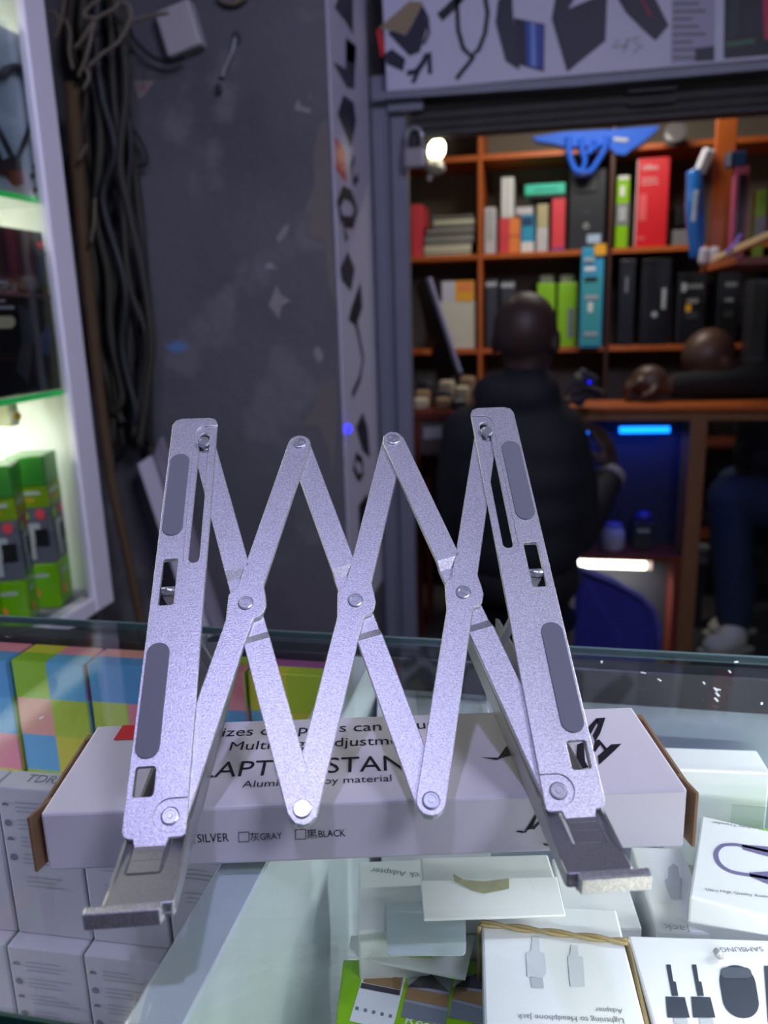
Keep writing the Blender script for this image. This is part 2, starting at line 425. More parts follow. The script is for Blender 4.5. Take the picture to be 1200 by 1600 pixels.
def stroke(name, pts, wd, m, parent, Y=YS, X=None):
    P = [at(x, y, Y=Y) if X is None else at(x, y, X=X) for x, y in pts]
    n = Vector((0, -1, 0)) if X is None else Vector((1, 0, 0))
    mb = MB(); L = []; R = []
    for i, p in enumerate(P):
        t = (P[min(i + 1, len(P) - 1)] - P[max(0, i - 1)]).normalized(); s = t.cross(n).normalized() * wd / 2
        L.append(mb.bm.verts.new(p + s + n * 0.0016)); R.append(mb.bm.verts.new(p - s + n * 0.0016))
    for i in range(len(P) - 1): mb.bm.faces.new((L[i], R[i], R[i + 1], L[i + 1]))
    return mb.build(name, m, parent)
stroke('printed_cable', [(636, 115), (650, 112), (660, 100), (668, 84)], 0.014, M_p1, sg)
stroke('printed_cable', [(645, 130), (655, 108), (664, 95), (671, 82), (672, 116)], 0.012, M_p1, sg)
stroke('printed_cable', [(660, 12), (668, 28), (670, 52), (662, 70)], 0.008, M_p1, sg)
loop = [(716, -30), (714, 10), (716, 48), (724, 76), (736, 88), (748, 78), (758, 52), (762, 20), (757, -10), (748, -30)]
stroke('printed_cable_loop', loop, 0.012, M_p4, sg)
stroke('printed_cable_end', [(741, 88), (732, 100), (722, 112), (713, 124)], 0.012, M_p4, sg)
stroke('printed_plug', [(724, -10), (710, 6), (702, 14), (687, 28)], 0.024, M_p4, sg)
sgp('printed_laptop_lid', [(778, 0), (800, -14), (802, 28), (812, 110), (790, 96), (774, 36)], M_p2)
sgp('printed_laptop_screen', [(803, 28), (851, 38), (850, 112), (806, 100)], M_p1, 0.0016)
sgp('printed_screen_glow', [(821, 33), (848, 40), (848, 108), (823, 103)], M_p3, 0.002)
sgp('printed_screen_glow', [(829, 35), (836, 36), (838, 105), (830, 104)], M_p8, 0.0024)
sgp('printed_laptop_lid', [(862, 30), (872, -30), (898, -30), (900, -5), (888, 14), (949, -12), (946, 64), (886, 113)], M_p2)
sgp('printed_phone', [(958, -14), (1015, -20), (1045, 40), (1024, 64), (1006, 48), (978, 20)], M_p2)
stroke('printed_red_streak', [(1000, -6), (1008, 8), (1017, 26)], 0.006, M_p5, sg)
stroke('pencil_number', [(966, 62), (956, 74), (980, 72), (982, 60), (974, 82)], 0.003, M_grey_ink, sg)
stroke('pencil_number', [(986, 62), (1000, 58), (992, 68), (1004, 72), (990, 82)], 0.003, M_grey_ink, sg)
sgp('printed_photo', [(1050, -40), (1118, -40), (1116, 96), (1048, 100)], mat('print_pale_grey', (168, 164, 190), 0.5))
for k in range(9):
    y = -8 + k * 12
    sgp('printed_box_row', [(1051, y), (1082 + (k % 3) * 10, y - 1), (1082 + (k % 3) * 10, y + 4), (1051, y + 5)], M_grey_ink, 0.0018)
sgp('printed_dark_box', [(1086, 76), (1116, 72), (1116, 94), (1086, 96)], M_p2, 0.002)
sgp('printed_photo', [(1132, -40), (1230, -40), (1230, 84), (1131, 92)], mat('print_dark_photo', (30, 32, 40), 0.5))
sgp('printed_shapes', [(1140, 0), (1154, -2), (1152, 56), (1138, 58)], M_p6, 0.0018)
sgp('printed_shapes', [(1162, 12), (1190, 8), (1190, 50), (1164, 54)], M_p2, 0.0018)
sgp('printed_shapes', [(1134, 66), (1180, 60), (1180, 68), (1134, 74)], mat('print_leaf', (60, 110, 70), 0.5), 0.0018)
sgp('printed_pink_band', [(1190, -30), (1230, -30), (1230, 62), (1194, 62)], mat('print_crimson', (196, 40, 80), 0.5), 0.002)
stroke('board_edge_rail', [(584, 150), (700, 142), (900, 128), (1240, 98)], 0.02, M_steel, sg)

# vertical banner on the return of the grey wall
bn = thing('vertical_banner', 'narrow white banner with squeezed gadget pictures on the wall return', 'banner', (XB + 0.002, 2.15, 0.4))
bx((XB + 0.0005, Y1 + 0.005, 0.45), (XB + 0.004, 2.345, 2.6)).build('sheet', M_sign, bn)
XP = XB + 0.004
def bnp(name, pts, m): return ink(name, [at(x, y, X=XP) for x, y in pts], (1, 0, 0), m, bn, 0.0008)
bnp('printed_laptop', [(522, 12), (536, -20), (551, -10), (551, 54), (540, 34)], M_p1)
bnp('printed_laptop', [(520, 96), (540, 108), (540, 58), (556, 72), (553, 140), (541, 136)], M_p2)
bnp('printed_screen', [(541, 60), (556, 72), (555, 100), (540, 94)], M_p3)
bnp('printed_adapter', [(527, 178), (536, 148), (552, 160), (556, 190), (548, 232), (534, 196)], M_p1)
bnp('printed_red_box', [(523, 214), (540, 236), (541, 286), (524, 264)], M_red)
stroke('printed_cable', [(553, 246), (548, 262), (552, 286), (559, 276)], 0.02, M_p2, bn, X=XP)
stroke('printed_cable_loop', [(534, 345), (528, 320), (536, 300), (548, 306), (556, 328), (550, 348), (536, 346), (541, 376)], 0.03, M_p4, bn, X=XP)
bnp('printed_tablet', [(531, 420), (543, 392), (554, 420), (548, 456), (534, 438)], M_p2)
bnp('printed_phone', [(549, 480), (563, 440), (566, 480), (556, 510), (544, 500)], M_p4)
stroke('printed_cable', [(556, 505), (567, 560), (562, 590), (550, 618)], 0.02, M_p2, bn, X=XP)
bnp('printed_adapter', [(556, 668), (566, 644), (574, 668), (578, 716), (566, 704)], M_p2)
stroke('printed_cable', [(560, 748), (552, 730), (556, 712), (565, 720), (566, 740), (560, 748)], 0.02, M_p4, bn, X=XP)
bnp('printed_gadget', [(560, 790), (574, 770), (582, 820), (580, 880), (562, 880)], M_p4)
MB().ball((XP + 0.006, at(540, 670, X=XP).y, at(540, 670, X=XP).z), 0.010, 12).build('blue_pilot_lamp', mat('blue_led', (20, 20, 255), 0.3, emit=(30, 30, 255), estr=6), bn)

# things fixed to the grey wall
def wp(px, py): return at(px, py, Y=Y1)
c = wp(289, 52)
jb = MB().box((c.x, Y1 - 0.02, c.z), (0.088, 0.04, 0.098), (0, -14 * D2R, 0), 0.006, 2).build('junction_box', mat('white_box_plastic', (176, 172, 176), 0.5))
tag(jb, 'white square junction box tilted on the grey wall', 'junction box')
def cable(name, label, pts, r, m, group=None, depth=None):
    o = MB().tube(smooth_path(pts, 6), r, 7).build(name, m, smooth=True)
    return tag(o, label, 'cable', group)
def smooth_path(P, n):
    P = [Vector(p) for p in P]; out = []
    for i in range(len(P) - 1):
        p0 = P[max(0, i - 1)]; p1 = P[i]; p2 = P[i + 1]; p3 = P[min(len(P) - 1, i + 2)]
        for k in range(n):
            t = k / n
            out.append(0.5 * ((2 * p1) + (p2 - p0) * t + (2 * p0 - 5 * p1 + 4 * p2 - p3) * t * t + (3 * p1 - p0 - 3 * p2 + p3) * t ** 3))
    out.append(P[-1]); return out
M_cabdark = mat('black_cable', (26, 26, 32), 0.55); M_cabgrey = mat('grey_brown_cable', (116, 106, 92), 0.7, var=0.15)
M_cabdim = mat('olive_dark_cable', (54, 52, 44), 0.7, var=0.2)
cable('power_cable', 'thin black cable looping to the white junction box', [at(200, 40, Y=1.9), at(214, 66, Y=1.9), at(240, 90, Y=1.9), at(268, 96, Y=1.9), at(288, 88, Y=1.9)], 0.004, M_cabdark)
cable('power_cable', 'black cable hanging in an open loop on the grey wall', [at(180, 178, Y=1.9), at(202, 196, Y=1.9), at(222, 224, Y=1.9), at(230, 250, Y=1.9), at(222, 259, Y=1.9), at(198, 254, Y=1.9), at(180, 242, Y=1.9)], 0.004, M_cabdark)
cable('power_cable', 'grey cable end running along the top of the wall', [at(340, -6, Y=1.92), at(352, 4, Y=1.92), at(368, 5, Y=1.92), at(386, -6, Y=1.92)], 0.005, M_cabgrey)
q = [wp(208, 126), wp(244, 125), wp(226, 150), wp(217, 156)]
pp = thing('torn_paper', 'torn scrap of paper with a red mark stuck to the wall', 'paper', (q[3].x, Y1 - 0.002, q[3].z))
MB().slab([(p.x, Y1 - 0.001, p.z) for p in q], (0, -0.002, 0)).build('scrap', mat('dirty_paper', (132, 122, 120), 0.8), pp)
ink('red_mark', [(p.x, Y1 - 0.003, p.z) for p in (wp(222, 140), wp(228, 130), wp(226, 142))], NS, M_p5, pp, 0.0006)
la = thing('metal_latch', 'small worn metal latch bracket on the upper grey wall', 'latch', (wp(357, 110).x, Y1 - 0.01, wp(357, 145).z))
MB().tube([(p.x, Y1 - 0.012, p.z) for p in (wp(371, 62), wp(366, 84), wp(354, 108), wp(350, 122))], 0.006, 8).build('bar', M_mgrey, la)
MB().box((wp(344, 140).x, Y1 - 0.008, wp(344, 140).z), (0.012, 0.012, 0.02), bevel=0.002).build('foot', M_dgrey, la)
MB().box((wp(372, 64).x, Y1 - 0.008, wp(372, 60).z), (0.014, 0.014, 0.02), bevel=0.002).build('foot', M_dgrey, la)
sp = MB().slab([(p.x, Y1 - 0.0005, p.z) for p in (wp(259, 541), wp(276, 533), wp(296, 538), wp(288, 548), wp(272, 552))], (0, -0.0015, 0)).build('paper_scrap', mat('blue_paper', (96, 130, 180), 0.7))
tag(sp, 'tiny blue scrap of paper stuck on the grey wall', 'paper')
# spots of bare plaster standing a little proud of the wall
M_plaster = mat('bare_pale_plaster', (142, 140, 142), 0.9, var=0.12); M_plaster2 = mat('bare_brown_plaster', (112, 108, 106), 0.9, var=0.15)
def blot(pts, m, lab):
    P = [wp(*p) for p in pts]
    o = MB().slab([(p.x, Y1 + 0.001, p.z) for p in P], (0, -0.0035, 0)).build('plaster_patch', m); return o
tag(blot([(420, 478), (432, 446), (440, 462), (455, 470), (440, 478), (436, 498)], M_plaster, ''), 'pale diamond-shaped plaster patch on the grey wall', 'plaster patch')
tag(blot([(432, 372), (446, 352), (452, 352), (448, 366), (436, 380)], M_plaster, ''), 'small slanted pale plaster chip above the diamond patch', 'plaster patch')
tag(blot([(460, 172), (466, 155), (470, 166), (486, 170), (484, 178), (472, 174)], M_plaster, ''), 'pale hook-shaped plaster chip high on the grey wall', 'plaster patch')
tag(blot([(490, 552), (494, 540), (502, 546), (505, 560), (498, 568)], M_plaster, ''), 'small pale plaster chip beside the vertical banner', 'plaster patch')
tag(blot([(500, 600), (522, 592), (528, 640), (524, 700), (520, 760), (512, 700), (498, 668), (470, 664), (490, 640)], M_plaster2, ''), 'ragged bare plaster area at the wall corner by the banner', 'plaster patch')
tag(blot([(497, 200), (512, 185), (517, 280), (521, 400), (524, 480), (512, 440), (508, 380), (482, 370), (476, 330), (492, 290), (490, 240)], M_plaster2, ''), 'long brownish strip of bare plaster along the wall corner', 'plaster patch')

# bundle of cables and the pole in the gap between cabinet and wall
def gp(px, py, y): return at(px, py, Y=y)
pole = MB().tube(smooth_path([gp(112, 130, 1.78), gp(124, 300, 1.78), gp(140, 470, 1.78), gp(156, 620, 1.77), gp(176, 760, 1.75), gp(200, 870, 1.72), gp(222, 985, 1.70)], 5), [0.017 - 0.0002 * i for i in range(31)], 9).build('wooden_pole', mat('rough_brown_pole', (92, 72, 50), 0.8, var=0.25, scale=30), smooth=True)
tag(pole, 'crooked brown wooden pole standing between the cabinet and the wall', 'pole')
rr = random.Random(3)
for k in range(16):
    x0 = 118 + k * 4.2 + rr.uniform(-5, 5); dp = 1.84 + rr.uniform(-0.05, 0.05)
    pts = []
    for j in range(9):
        y = -30 + j * rr.uniform(84, 96)
        pts.append(gp(x0 + 0.078 * y + rr.uniform(-14, 14) + (12 if 3 < j < 7 and k > 10 else 0), y, dp))
    rad_ = rr.uniform(0.006, 0.012); mc_ = rr.choice([M_cabdim, M_cabdim, M_cabdark])
    cable('hanging_cable', ('thick ' if rad_ > 0.009 else 'thin ') + ('black' if mc_ == M_cabdark else 'olive-brown') + ' cable in the tangled bundle hanging beside the cabinet', pts, rad_, mc_, 'cables of the tangled bundle')
tw = [[(100, 0), (96, 30), (86, 58)], [(102, 30), (110, 52), (108, 80), (114, 108)], [(188, 0), (178, 14), (150, 30), (128, 62), (116, 76)],
      [(190, 4), (204, 12), (202, 34), (186, 64), (160, 84), (138, 104)], [(146, 34), (142, 60), (134, 90), (122, 120)], [(134, 106), (139, 122), (130, 140)],
      [(76, 18), (88, 22), (94, 40)], [(150, 28), (132, 26), (136, 14), (158, -4)], [(204, 33), (230, 26), (262, 20)], [(136, 226), (130, 236), (124, 250)], [(148, 310), (147, 345), (142, 378)]]
for pts in tw:
    cable('grey_cable', 'pale grey-brown cable end curling out of the bundle', [gp(x, y, 1.74) for x, y in pts], 0.0042, M_cabgrey, 'pale cable ends of the bundle')
# white profile leaning at the foot of the wall
b0 = gp(222, 722, 1.86); b1 = gp(262, 842, 1.80)
lp = thing('white_profile', 'white metal profile leaning against the grey wall behind the counter', 'metal profile', (b1.x, b1.y, b1.z - 0.5))
dv = (b1 - b0); b2 = b1 + dv * 1.4
t = Vector((0.030, 0, 0.018))
MB().slab([b0, b0 + t, b2 + t, b2], (0.004, -0.03, 0.0)).build('face', M_whiteframe, lp)
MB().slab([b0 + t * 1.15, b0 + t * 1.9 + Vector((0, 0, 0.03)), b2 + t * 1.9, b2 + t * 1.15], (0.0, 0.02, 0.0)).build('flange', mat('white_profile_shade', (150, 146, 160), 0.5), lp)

# ------------------------------------------------------------------ lit display cabinet on the left
XF, XK = -0.774, -1.06
cb = thing('display_cabinet', 'white framed lit display cabinet with glass shelves beside the counter', 'cabinet', (-0.92, 0.80, 0))
bx((XK, 0.34, 0), (XF - 0.03, 1.24, 0.765), 0.004).build('plinth', mat('dark_plinth', (48, 46, 50), 0.7), cb)
bx((XF - 0.016, 1.192, 0.766), (XF, 1.25, 2.30), 0.003).build('post', M_whiteframe, cb)
bx((XF - 0.028, 0.34, 0.778), (XF, 0.38, 2.30), 0.003).build('post', M_whiteframe, cb)
bx((XF - 0.028, 0.38, 0.766), (XF, 1.1915, 0.796), 0.003).build('bottom_rail', M_whiteframe, cb)
bx((XF - 0.028, 0.38, 2.27), (XF, 1.192, 2.30), 0.003).build('top_rail', M_whiteframe, cb)
bx((XK + 0.012, 0.36, 0.770), (XF - 0.028, 1.24, 0.792)).build('floor_board', mat('cabinet_floor', (118, 112, 132), 0.5), cb)
bx((XK, 0.34, 0.77), (XK + 0.012, 1.25, 2.30)).build('back_panel', M_cream, cb)
bx((XK + 0.012, 1.238, 0.792), (XF - 0.028, 1.25, 2.28)).build('end_panel', mat('cabinet_end', (206, 212, 214), 0.45), cb)
bx((XK + 0.012, 0.34, 0.792), (XF - 0.028, 0.352, 2.28)).build('end_panel', MATS['cabinet_end'], cb)
bx((XK, 0.34, 2.28), (XF - 0.028, 1.25, 2.31)).build('top_board', M_whiteframe, cb)
bx((XF - 0.008, 0.382, 0.798), (XF - 0.004, 1.19, 2.268)).build('glass_pane', M_glass2, cb)
bx((XF + 0.0005, 0.36, 2.135), (XF + 0.006, 1.245, 2.195), 0.001).build('lit_fascia', mat('lit_fascia', (255, 250, 215), 0.5, emit=(255, 248, 205), estr=2.6), cb)
M_led = mat('led_strip_white', (255, 255, 240), 0.4, emit=(255, 252, 225), estr=7)
for zs in (1.155, 1.453, 1.752):
    s = bx((XK + 0.015, 0.37, zs - 0.007), (XF - 0.022, 1.236, zs)).build('glass_shelf', M_glass, cb)
    bx((XF - 0.022, 0.37, zs - 0.008), (XF - 0.019, 1.236, zs + 0.001)).build('shelf_edge', M_greenedge, s)
    for yb in (1.10, 0.66):
        MB().box((XF - 0.055, yb, zs - 0.028), (0.030, 0.022, 0.034), bevel=0.003).build('bracket', M_cream, s)
        MB().cyl((XF - 0.040, yb, zs - 0.030), (XF - 0.034, yb, zs - 0.030), 0.006, seg=10).build('screw', mat('brass', (206, 170, 50), 0.35, 0.7), s)
    bx((XK + 0.020, 0.40, zs - 0.018), (XK + 0.030, 1.15, zs - 0.010)).build('led_strip', M_led, s)
    lamp('cabinet_led_light', 'AREA', (XK + 0.075, 0.80, zs - 0.022), 2.6, (1.0, 0.98, 0.84), 0.05, (0, 0, 0), 0.78)
# packages in the cabinet
XI = -0.802
# zip bag with a cable on the upper shelf
bgz = 1.4545
bag = thing('cable_bag', 'clear zip bag holding a looped black headset cable on a cabinet shelf', 'bag', (XI, 1.05, bgz))
bx((XI - 0.012, 0.86, bgz), (XI - 0.006, 1.228, 1.692)).build('backing_card', mat('bluish_card', (168, 180, 196), 0.6, var=0.05), bag)
cp = lambda x, y: at(x, y, X=XI)
MB().tube(smooth_path([cp(22, 250), cp(8, 222), (cp(-6, 190)), cp(-10, 150), cp(0, 116), cp(16, 104), cp(34, 106), cp(46, 128), cp(51, 160), cp(48, 192), cp(38, 222), cp(28, 246)], 6), 0.0036, 8).build('cable_loop', M_cabdark, bag, smooth=True)
MB().tube([cp(2, 118), cp(16, 106), cp(34, 108), cp(44, 122)], 0.0065, 8).build('cable_sleeve', M_cabdark, bag, smooth=True)
MB().slab([cp(22, 244), cp(32, 240), cp(37, 288), cp(26, 290), cp(10, 272), cp(6, 250)], (-0.005, 0, 0)).build('plug', M_black, bag)
MB().slab([cp(-8, 226), cp(2, 240), cp(10, 274), cp(-4, 270)], (-0.005, 0, 0)).build('plug', M_black, bag)
for (x, y, w_) in ((58, 262, 8), (56, 276, 10), (60, 298, 9)):
    ink('handwriting', [cp(x - w_ / 2, y - 5), cp(x + w_ / 2, y - 7), cp(x + w_ / 2 - 3, y + 3), cp(x - w_ / 2 + 2, y + 5)], (1, 0, 0), M_dgrey, bag, 0.0005).location = (-0.0055, 0, 0)
bx((XI + 0.0045, 0.85, bgz), (XI + 0.005, 1.18, 1.695)).build('film', M_clear, bag)
pk = MB().box((XI - 0.05, 0.98, 1.78), (0.05, 0.09, 0.05), (0, 0, 0.2), 0.004).build('small_package', mat('salmon_package', (220, 128, 104), 0.5))
pk.location.z = 1.7535; tag(pk, 'small salmon-pink package on the top cabinet shelf', 'package')
# black box pack
kb = thing('black_box', 'large glossy black product box on the middle cabinet shelf', 'box', (XI, 1.03, 1.1560))
bx((XI - 0.07, 0.80, 1.1560), (XI, 1.212, 1.405), 0.002).build('carton', M_blackgloss, kb)
k_ = lambda x, y: at(x, y, X=XI)
ink('red_triangle', [k_(56, 379), k_(68, 377), k_(64, 391)], (1, 0, 0), M_red, kb)
ink('grey_text_bar', [k_(58, 394), k_(72, 396), k_(72, 399), k_(58, 397)], (1, 0, 0), M_dgrey, kb)
ink('silver_stripe', [k_(0, 456), k_(86, 462), k_(87, 467), k_(0, 461)], (1, 0, 0), M_dgrey, kb)
text_fit('lettering', 'AGASAMDA', k_(-40, 460), k_(28, 457), (1, 0, 0), M_mgrey, kb)
for i, (x0, y0, x1, y1) in enumerate(((0, 439, 12, 443), (0, 468, 8, 472), (0, 478, 22, 483))):
    ink('grey_text_bar', [k_(x0 - 10, y0), k_(x1, y0), k_(x1, y1), k_(x0 - 10, y1)], (1, 0, 0), M_mgrey, kb)
MB().slab([k_(-10, 494), k_(18, 494), k_(23, 500), k_(22, 508), k_(17, 513), k_(-10, 513)], (0.0015, 0, 0)).build('beige_badge', mat('beige_badge', (150, 144, 120), 0.5), kb)
ink('printed_product', [k_(28, 476), k_(44, 484), k_(56, 520), (k_(50, 540)), k_(44, 600), k_(26, 580), k_(34, 530)], (1, 0, 0), mat('print_dim', (36, 42, 50), 0.3), kb)
ink('printed_product', [k_(62, 530), k_(76, 506), k_(82, 520), k_(76, 556), k_(66, 552)], (1, 0, 0), mat('print_dim_blue', (44, 54, 80), 0.3), kb)
# tall green packages standing on the cabinet floor
M_gtop = mat('dark_green_print', (52, 128, 44), 0.28, coat=0.3)
M_gmid = mat('olive_lime_print', (116, 150, 8), 0.3)
M_glow = mat('bright_lime_print', (112, 176, 4), 0.3, coat=0.3)
M_pmid = mat('grey_photo_print', (96, 98, 112), 0.35, var=0.5, scale=60)
for k in range(6):
    yc = 1.168 - k * 0.092; h = 0.262
    g = thing('green_package', ['tall green package standing next to the far post in the cabinet', 'tall green package second from the far post in the cabinet', 'tall green package third from the far post in the cabinet', 'tall green package fourth from the far post in the cabinet', 'tall green package fifth from the far post in the cabinet', 'tall green package at the near end of the cabinet'][k], 'package', (-0.846, yc, 0.7925), (24 if k % 2 else 16) * D2R, 'green packages on the cabinet floor')
    w2, d2 = 0.034, 0.030
    bot = MB().box((0, 0, 0.040), (2 * d2, 2 * w2, 0.080), bevel=0.0025).build('green_base', M_glow, g, local=True)
    mid = MB().box((0, 0, 0.1285), (2 * d2 - 0.001, 2 * w2 - 0.001, 0.097)).build('photo_band', M_pmid, g, local=True)
    low = MB().box((0, 0, 0.194), (2 * d2, 2 * w2, 0.034)).build('lime_band', M_gmid, g, local=True)
    top = MB().box((0, 0, 0.2365), (2 * d2, 2 * w2, 0.051), bevel=0.0025).build('green_top', M_gtop, g, local=True)
    def loc_ink(nm, y0, z0, y1, z1, m, rnd=False):
        pts = [(y0, z0), (y1, z0), (y1, z1), (y0, z1)]
        if rnd:
            cy, cz, r = (y0 + y1) / 2, (z0 + z1) / 2, (y1 - y0) / 2
            pts = [(cy + r * math.cos(a * math.pi / 6), cz + r * math.sin(a * math.pi / 6)) for a in range(12)]
        LI[0] += 1; e = 0.0004 + 0.0001 * (LI[0] % 9)
        MB().poly([(d2 + e, y, z) for y, z in pts]).build(nm, m, g, local=True)
        MB().poly([(y * 0.86, -w2 - e, z) for y, z in pts]).build(nm, m, g, local=True)
    LI = [0]
    loc_ink('white_lettering', -0.026, 0.198, 0.022, 0.204, M_pale_ink)
    loc_ink('white_lettering', -0.022, 0.188, 0.010, 0.191, M_orange)
    loc_ink('red_badge', 0.008, 0.156, 0.026, 0.174, M_redpink, True)
    loc_ink('lime_badge', -0.022, 0.154, -0.004, 0.172, M_lime, True)
    loc_ink('printed_earbud', -0.014, 0.116, 0.014, 0.150, M_pale_ink)
    loc_ink('printed_case', 0.002, 0.110, 0.028, 0.140, M_black)
    loc_ink('printed_stem', -0.010, 0.088, 0.0, 0.118, M_pale_ink)
    loc_ink('orange_badge', -0.020, 0.020, -0.002, 0.038, M_orange, True)
    loc_ink('white_lettering', -0.018, 0.056, 0.018, 0.062, M_pale_ink)

# ------------------------------------------------------------------ the glass counter
YF, YB = 0.180, 0.496
XL, XR = -0.66, 0.95
ct = thing('display_counter', 'glass-topped display counter full of boxed accessories', 'counter', (0.15, 0.34, 0))
bx((XL, YF, ZC - 0.005), (XR, YB, ZC), 0.0008).build('glass_top', M_glass, ct)
bx((XL, YB, ZC - 0.0052), (XR, YB + 0.0015, ZC)).build('glass_edge', M_seaedge, ct)
bx((XL, YF - 0.0015, ZC - 0.0052), (XR, YF, ZC)).build('glass_edge', mat('dark_green_glass_edge', (26, 70, 60), 0.2), ct)
M_trim = mat('dark_wood_rail', (34, 34, 40), 0.35)
bx((XL, 0.478, ZC - 0.030), (XR, YB - 0.002, ZC - 0.0065), 0.001).build('back_rail', M_trim, ct)
for (px, py) in ((28, 968), (118, 970), (340, 982)):
    p = at(px, py, Z=ZC + 0.001)
    MB().lathe([(0.0, 0.0016), (0.008, 0.0016), (0.010, 0.0), (0.0, 0.0)], Matrix.Translation((p.x, p.y - 0.002, ZC - 0.0082))).build('rubber_pad', M_black, ct)
bx((XL, 0.484, 0.835), (XR, 0.490, ZC - 0.030)).build('back_glass', mat('grey_back_board', (140, 150, 164), 0.2, coat=0.3), ct)
bx((XL, YF + 0.002, 0.835), (XR, YF + 0.007, ZC - 0.0065)).build('front_glass', M_glass2, ct)
bx((XL, YF, 0.805), (XR, YB, 0.83)).build('shelf_board', mat('white_shelf', (206, 210, 214), 0.5), ct)
bx((XL, YF + 0.02, 0.0), (XR, YB - 0.02, 0.805)).build('base_cabinet', mat('counter_base', (60, 58, 64), 0.6), ct)
bx((-0.1315, YF + 0.009, 0.83), (-0.1115, 0.482, ZC - 0.0075), 0.001).build('divider', mat('white_divider_panel', (200, 212, 216), 0.22, var=0.04), ct)
bx((XL, YF, 0.83), (XL + 0.012, YB, ZC - 0.0065)).build('end_panel', M_whiteframe, ct)
bx((XR - 0.012, YF, 0.83), (XR, YB, ZC - 0.0065)).build('end_panel', M_whiteframe, ct)
bx((0.04, YF + 0.010, ZC - 0.018), (0.90, YF + 0.018, ZC - 0.010)).build('led_strip', M_led, ct)
lamp('counter_led_light', 'AREA', (0.47, YF + 0.022, ZC - 0.016), 1.5, (0.93, 0.97, 1.0), 0.84, (38 * D2R, 0, 0), 0.012)
bx((0.19, 0.440, ZC - 0.016), (0.90, 0.448, ZC - 0.008)).build('led_strip', M_led, ct)
lamp('counter_led_light', 'AREA', (0.54, 0.444, ZC - 0.018), 5.0, (0.93, 0.97, 1.0), 0.70, (0, 38 * D2R, 0), 0.010)

bx((XL + 0.013, 0.20, 0.99), (XL + 0.020, 0.31, 1.00)).build('led_strip', M_led, ct)  # strip added out of view to brighten the left boxes
lamp('counter_led_light', 'AREA', (XL + 0.024, 0.255, 0.995), 0.9, (0.80, 0.80, 1.0), 0.012, (0, -72 * D2R, 0), 0.11)  # added fill light for the left compartment
# scratches and dirt specks on the glass are wear: small flakes of dried glue
M_glue = mat('dried_glue', (214, 222, 226), 0.5)
fl = MB()
for (px, py) in ((700, 1018), (1140, 1050), (1100, 1068), (1122, 1078), (1030, 1063), (840, 1042), (1190, 1100), (1005, 1052), (1150, 1035), (940, 1035), (65, 1122)):
    p = at(px, py, Z=ZC)
    fl.box((p.x, p.y, ZC + 0.0003), (0.0030, 0.0012, 0.0005), (0, 0, rr.uniform(0, 3)), 0.0002)
for (px, py) in ((1118, 1078), (1121, 1086), (1119, 1094)):
    p = at(px, py, Z=ZC); fl.box((p.x, p.y, ZC + 0.0003), (0.0012, 0.004, 0.0005), (0, 0, 0.2))
tag(fl.build('glue_flakes', M_glue), 'dried glue flakes on the glass top near its back edge', 'glue flakes', kind='stuff')

# cartons
def carton(name, label, TL, TR, BL, Ztop, h, m, cat='box', group=None, wid=None, dep=None, z0=None):
    """upright box from three top corners seen on the plane Z=Ztop"""
    a = at(*TL, Z=Ztop); b = at(*TR, Z=Ztop); c_ = at(*BL, Z=Ztop)
    x = (b - a); W = wid or x.length; x.normalize(); y = Vector((-x.y, x.x, 0))
    Dp = dep or abs((c_ - a).dot(y))
    ctr = a + x * W / 2 - y * Dp / 2
    t = thing(name, label, cat, (ctr.x, ctr.y, Ztop - h), math.atan2(x.y, x.x), group)
    MB().box((0, 0, h / 2), (W, Dp, h), bevel=0.0012, seg=2).build('carton', m, t, local=True)
    t['_w'] = 0; del t['_w']
    return t, W, Dp
def lp_(t, x, y, z): return WM[t] @ Vector((x, y, z))
UPZ = (0, 0, 1)

# colourful patchwork boxes at the back left
pc_cols = [(212, 128, 140), (70, 140, 190), (130, 178, 20), (196, 190, 40), (150, 78, 130), (218, 150, 136), (90, 160, 200), (164, 186, 30)]
xs = -0.420
for k in range(5):
    for lv in range(2):
        W = 0.0555; Hh = 0.1035
        o = bx((xs + k * 0.057, 0.447 + 0.002 * k - lv * 0.0, 0.8305 + lv * 0.1040), (xs + k * 0.057 + W, 0.4775, 0.8305 + lv * 0.1040 + Hh), 0.001).build('patchwork_box', patch_mat('patchwork_print_%d%d' % (k, lv), pc_cols[(k * 3 + lv) % 8:] + pc_cols[:(k * 3 + lv) % 8], 0.0281, k * 5 + lv * 17 + 2))
        tag(o, ('upper' if lv else 'lower') + ' box printed with coloured squares, ' + ['at the end of the row', 'second from the row end', 'in the middle of the row', 'fourth from the row end', 'next to the white divider'][k], 'box', 'patchwork printed boxes at the back of the counter')

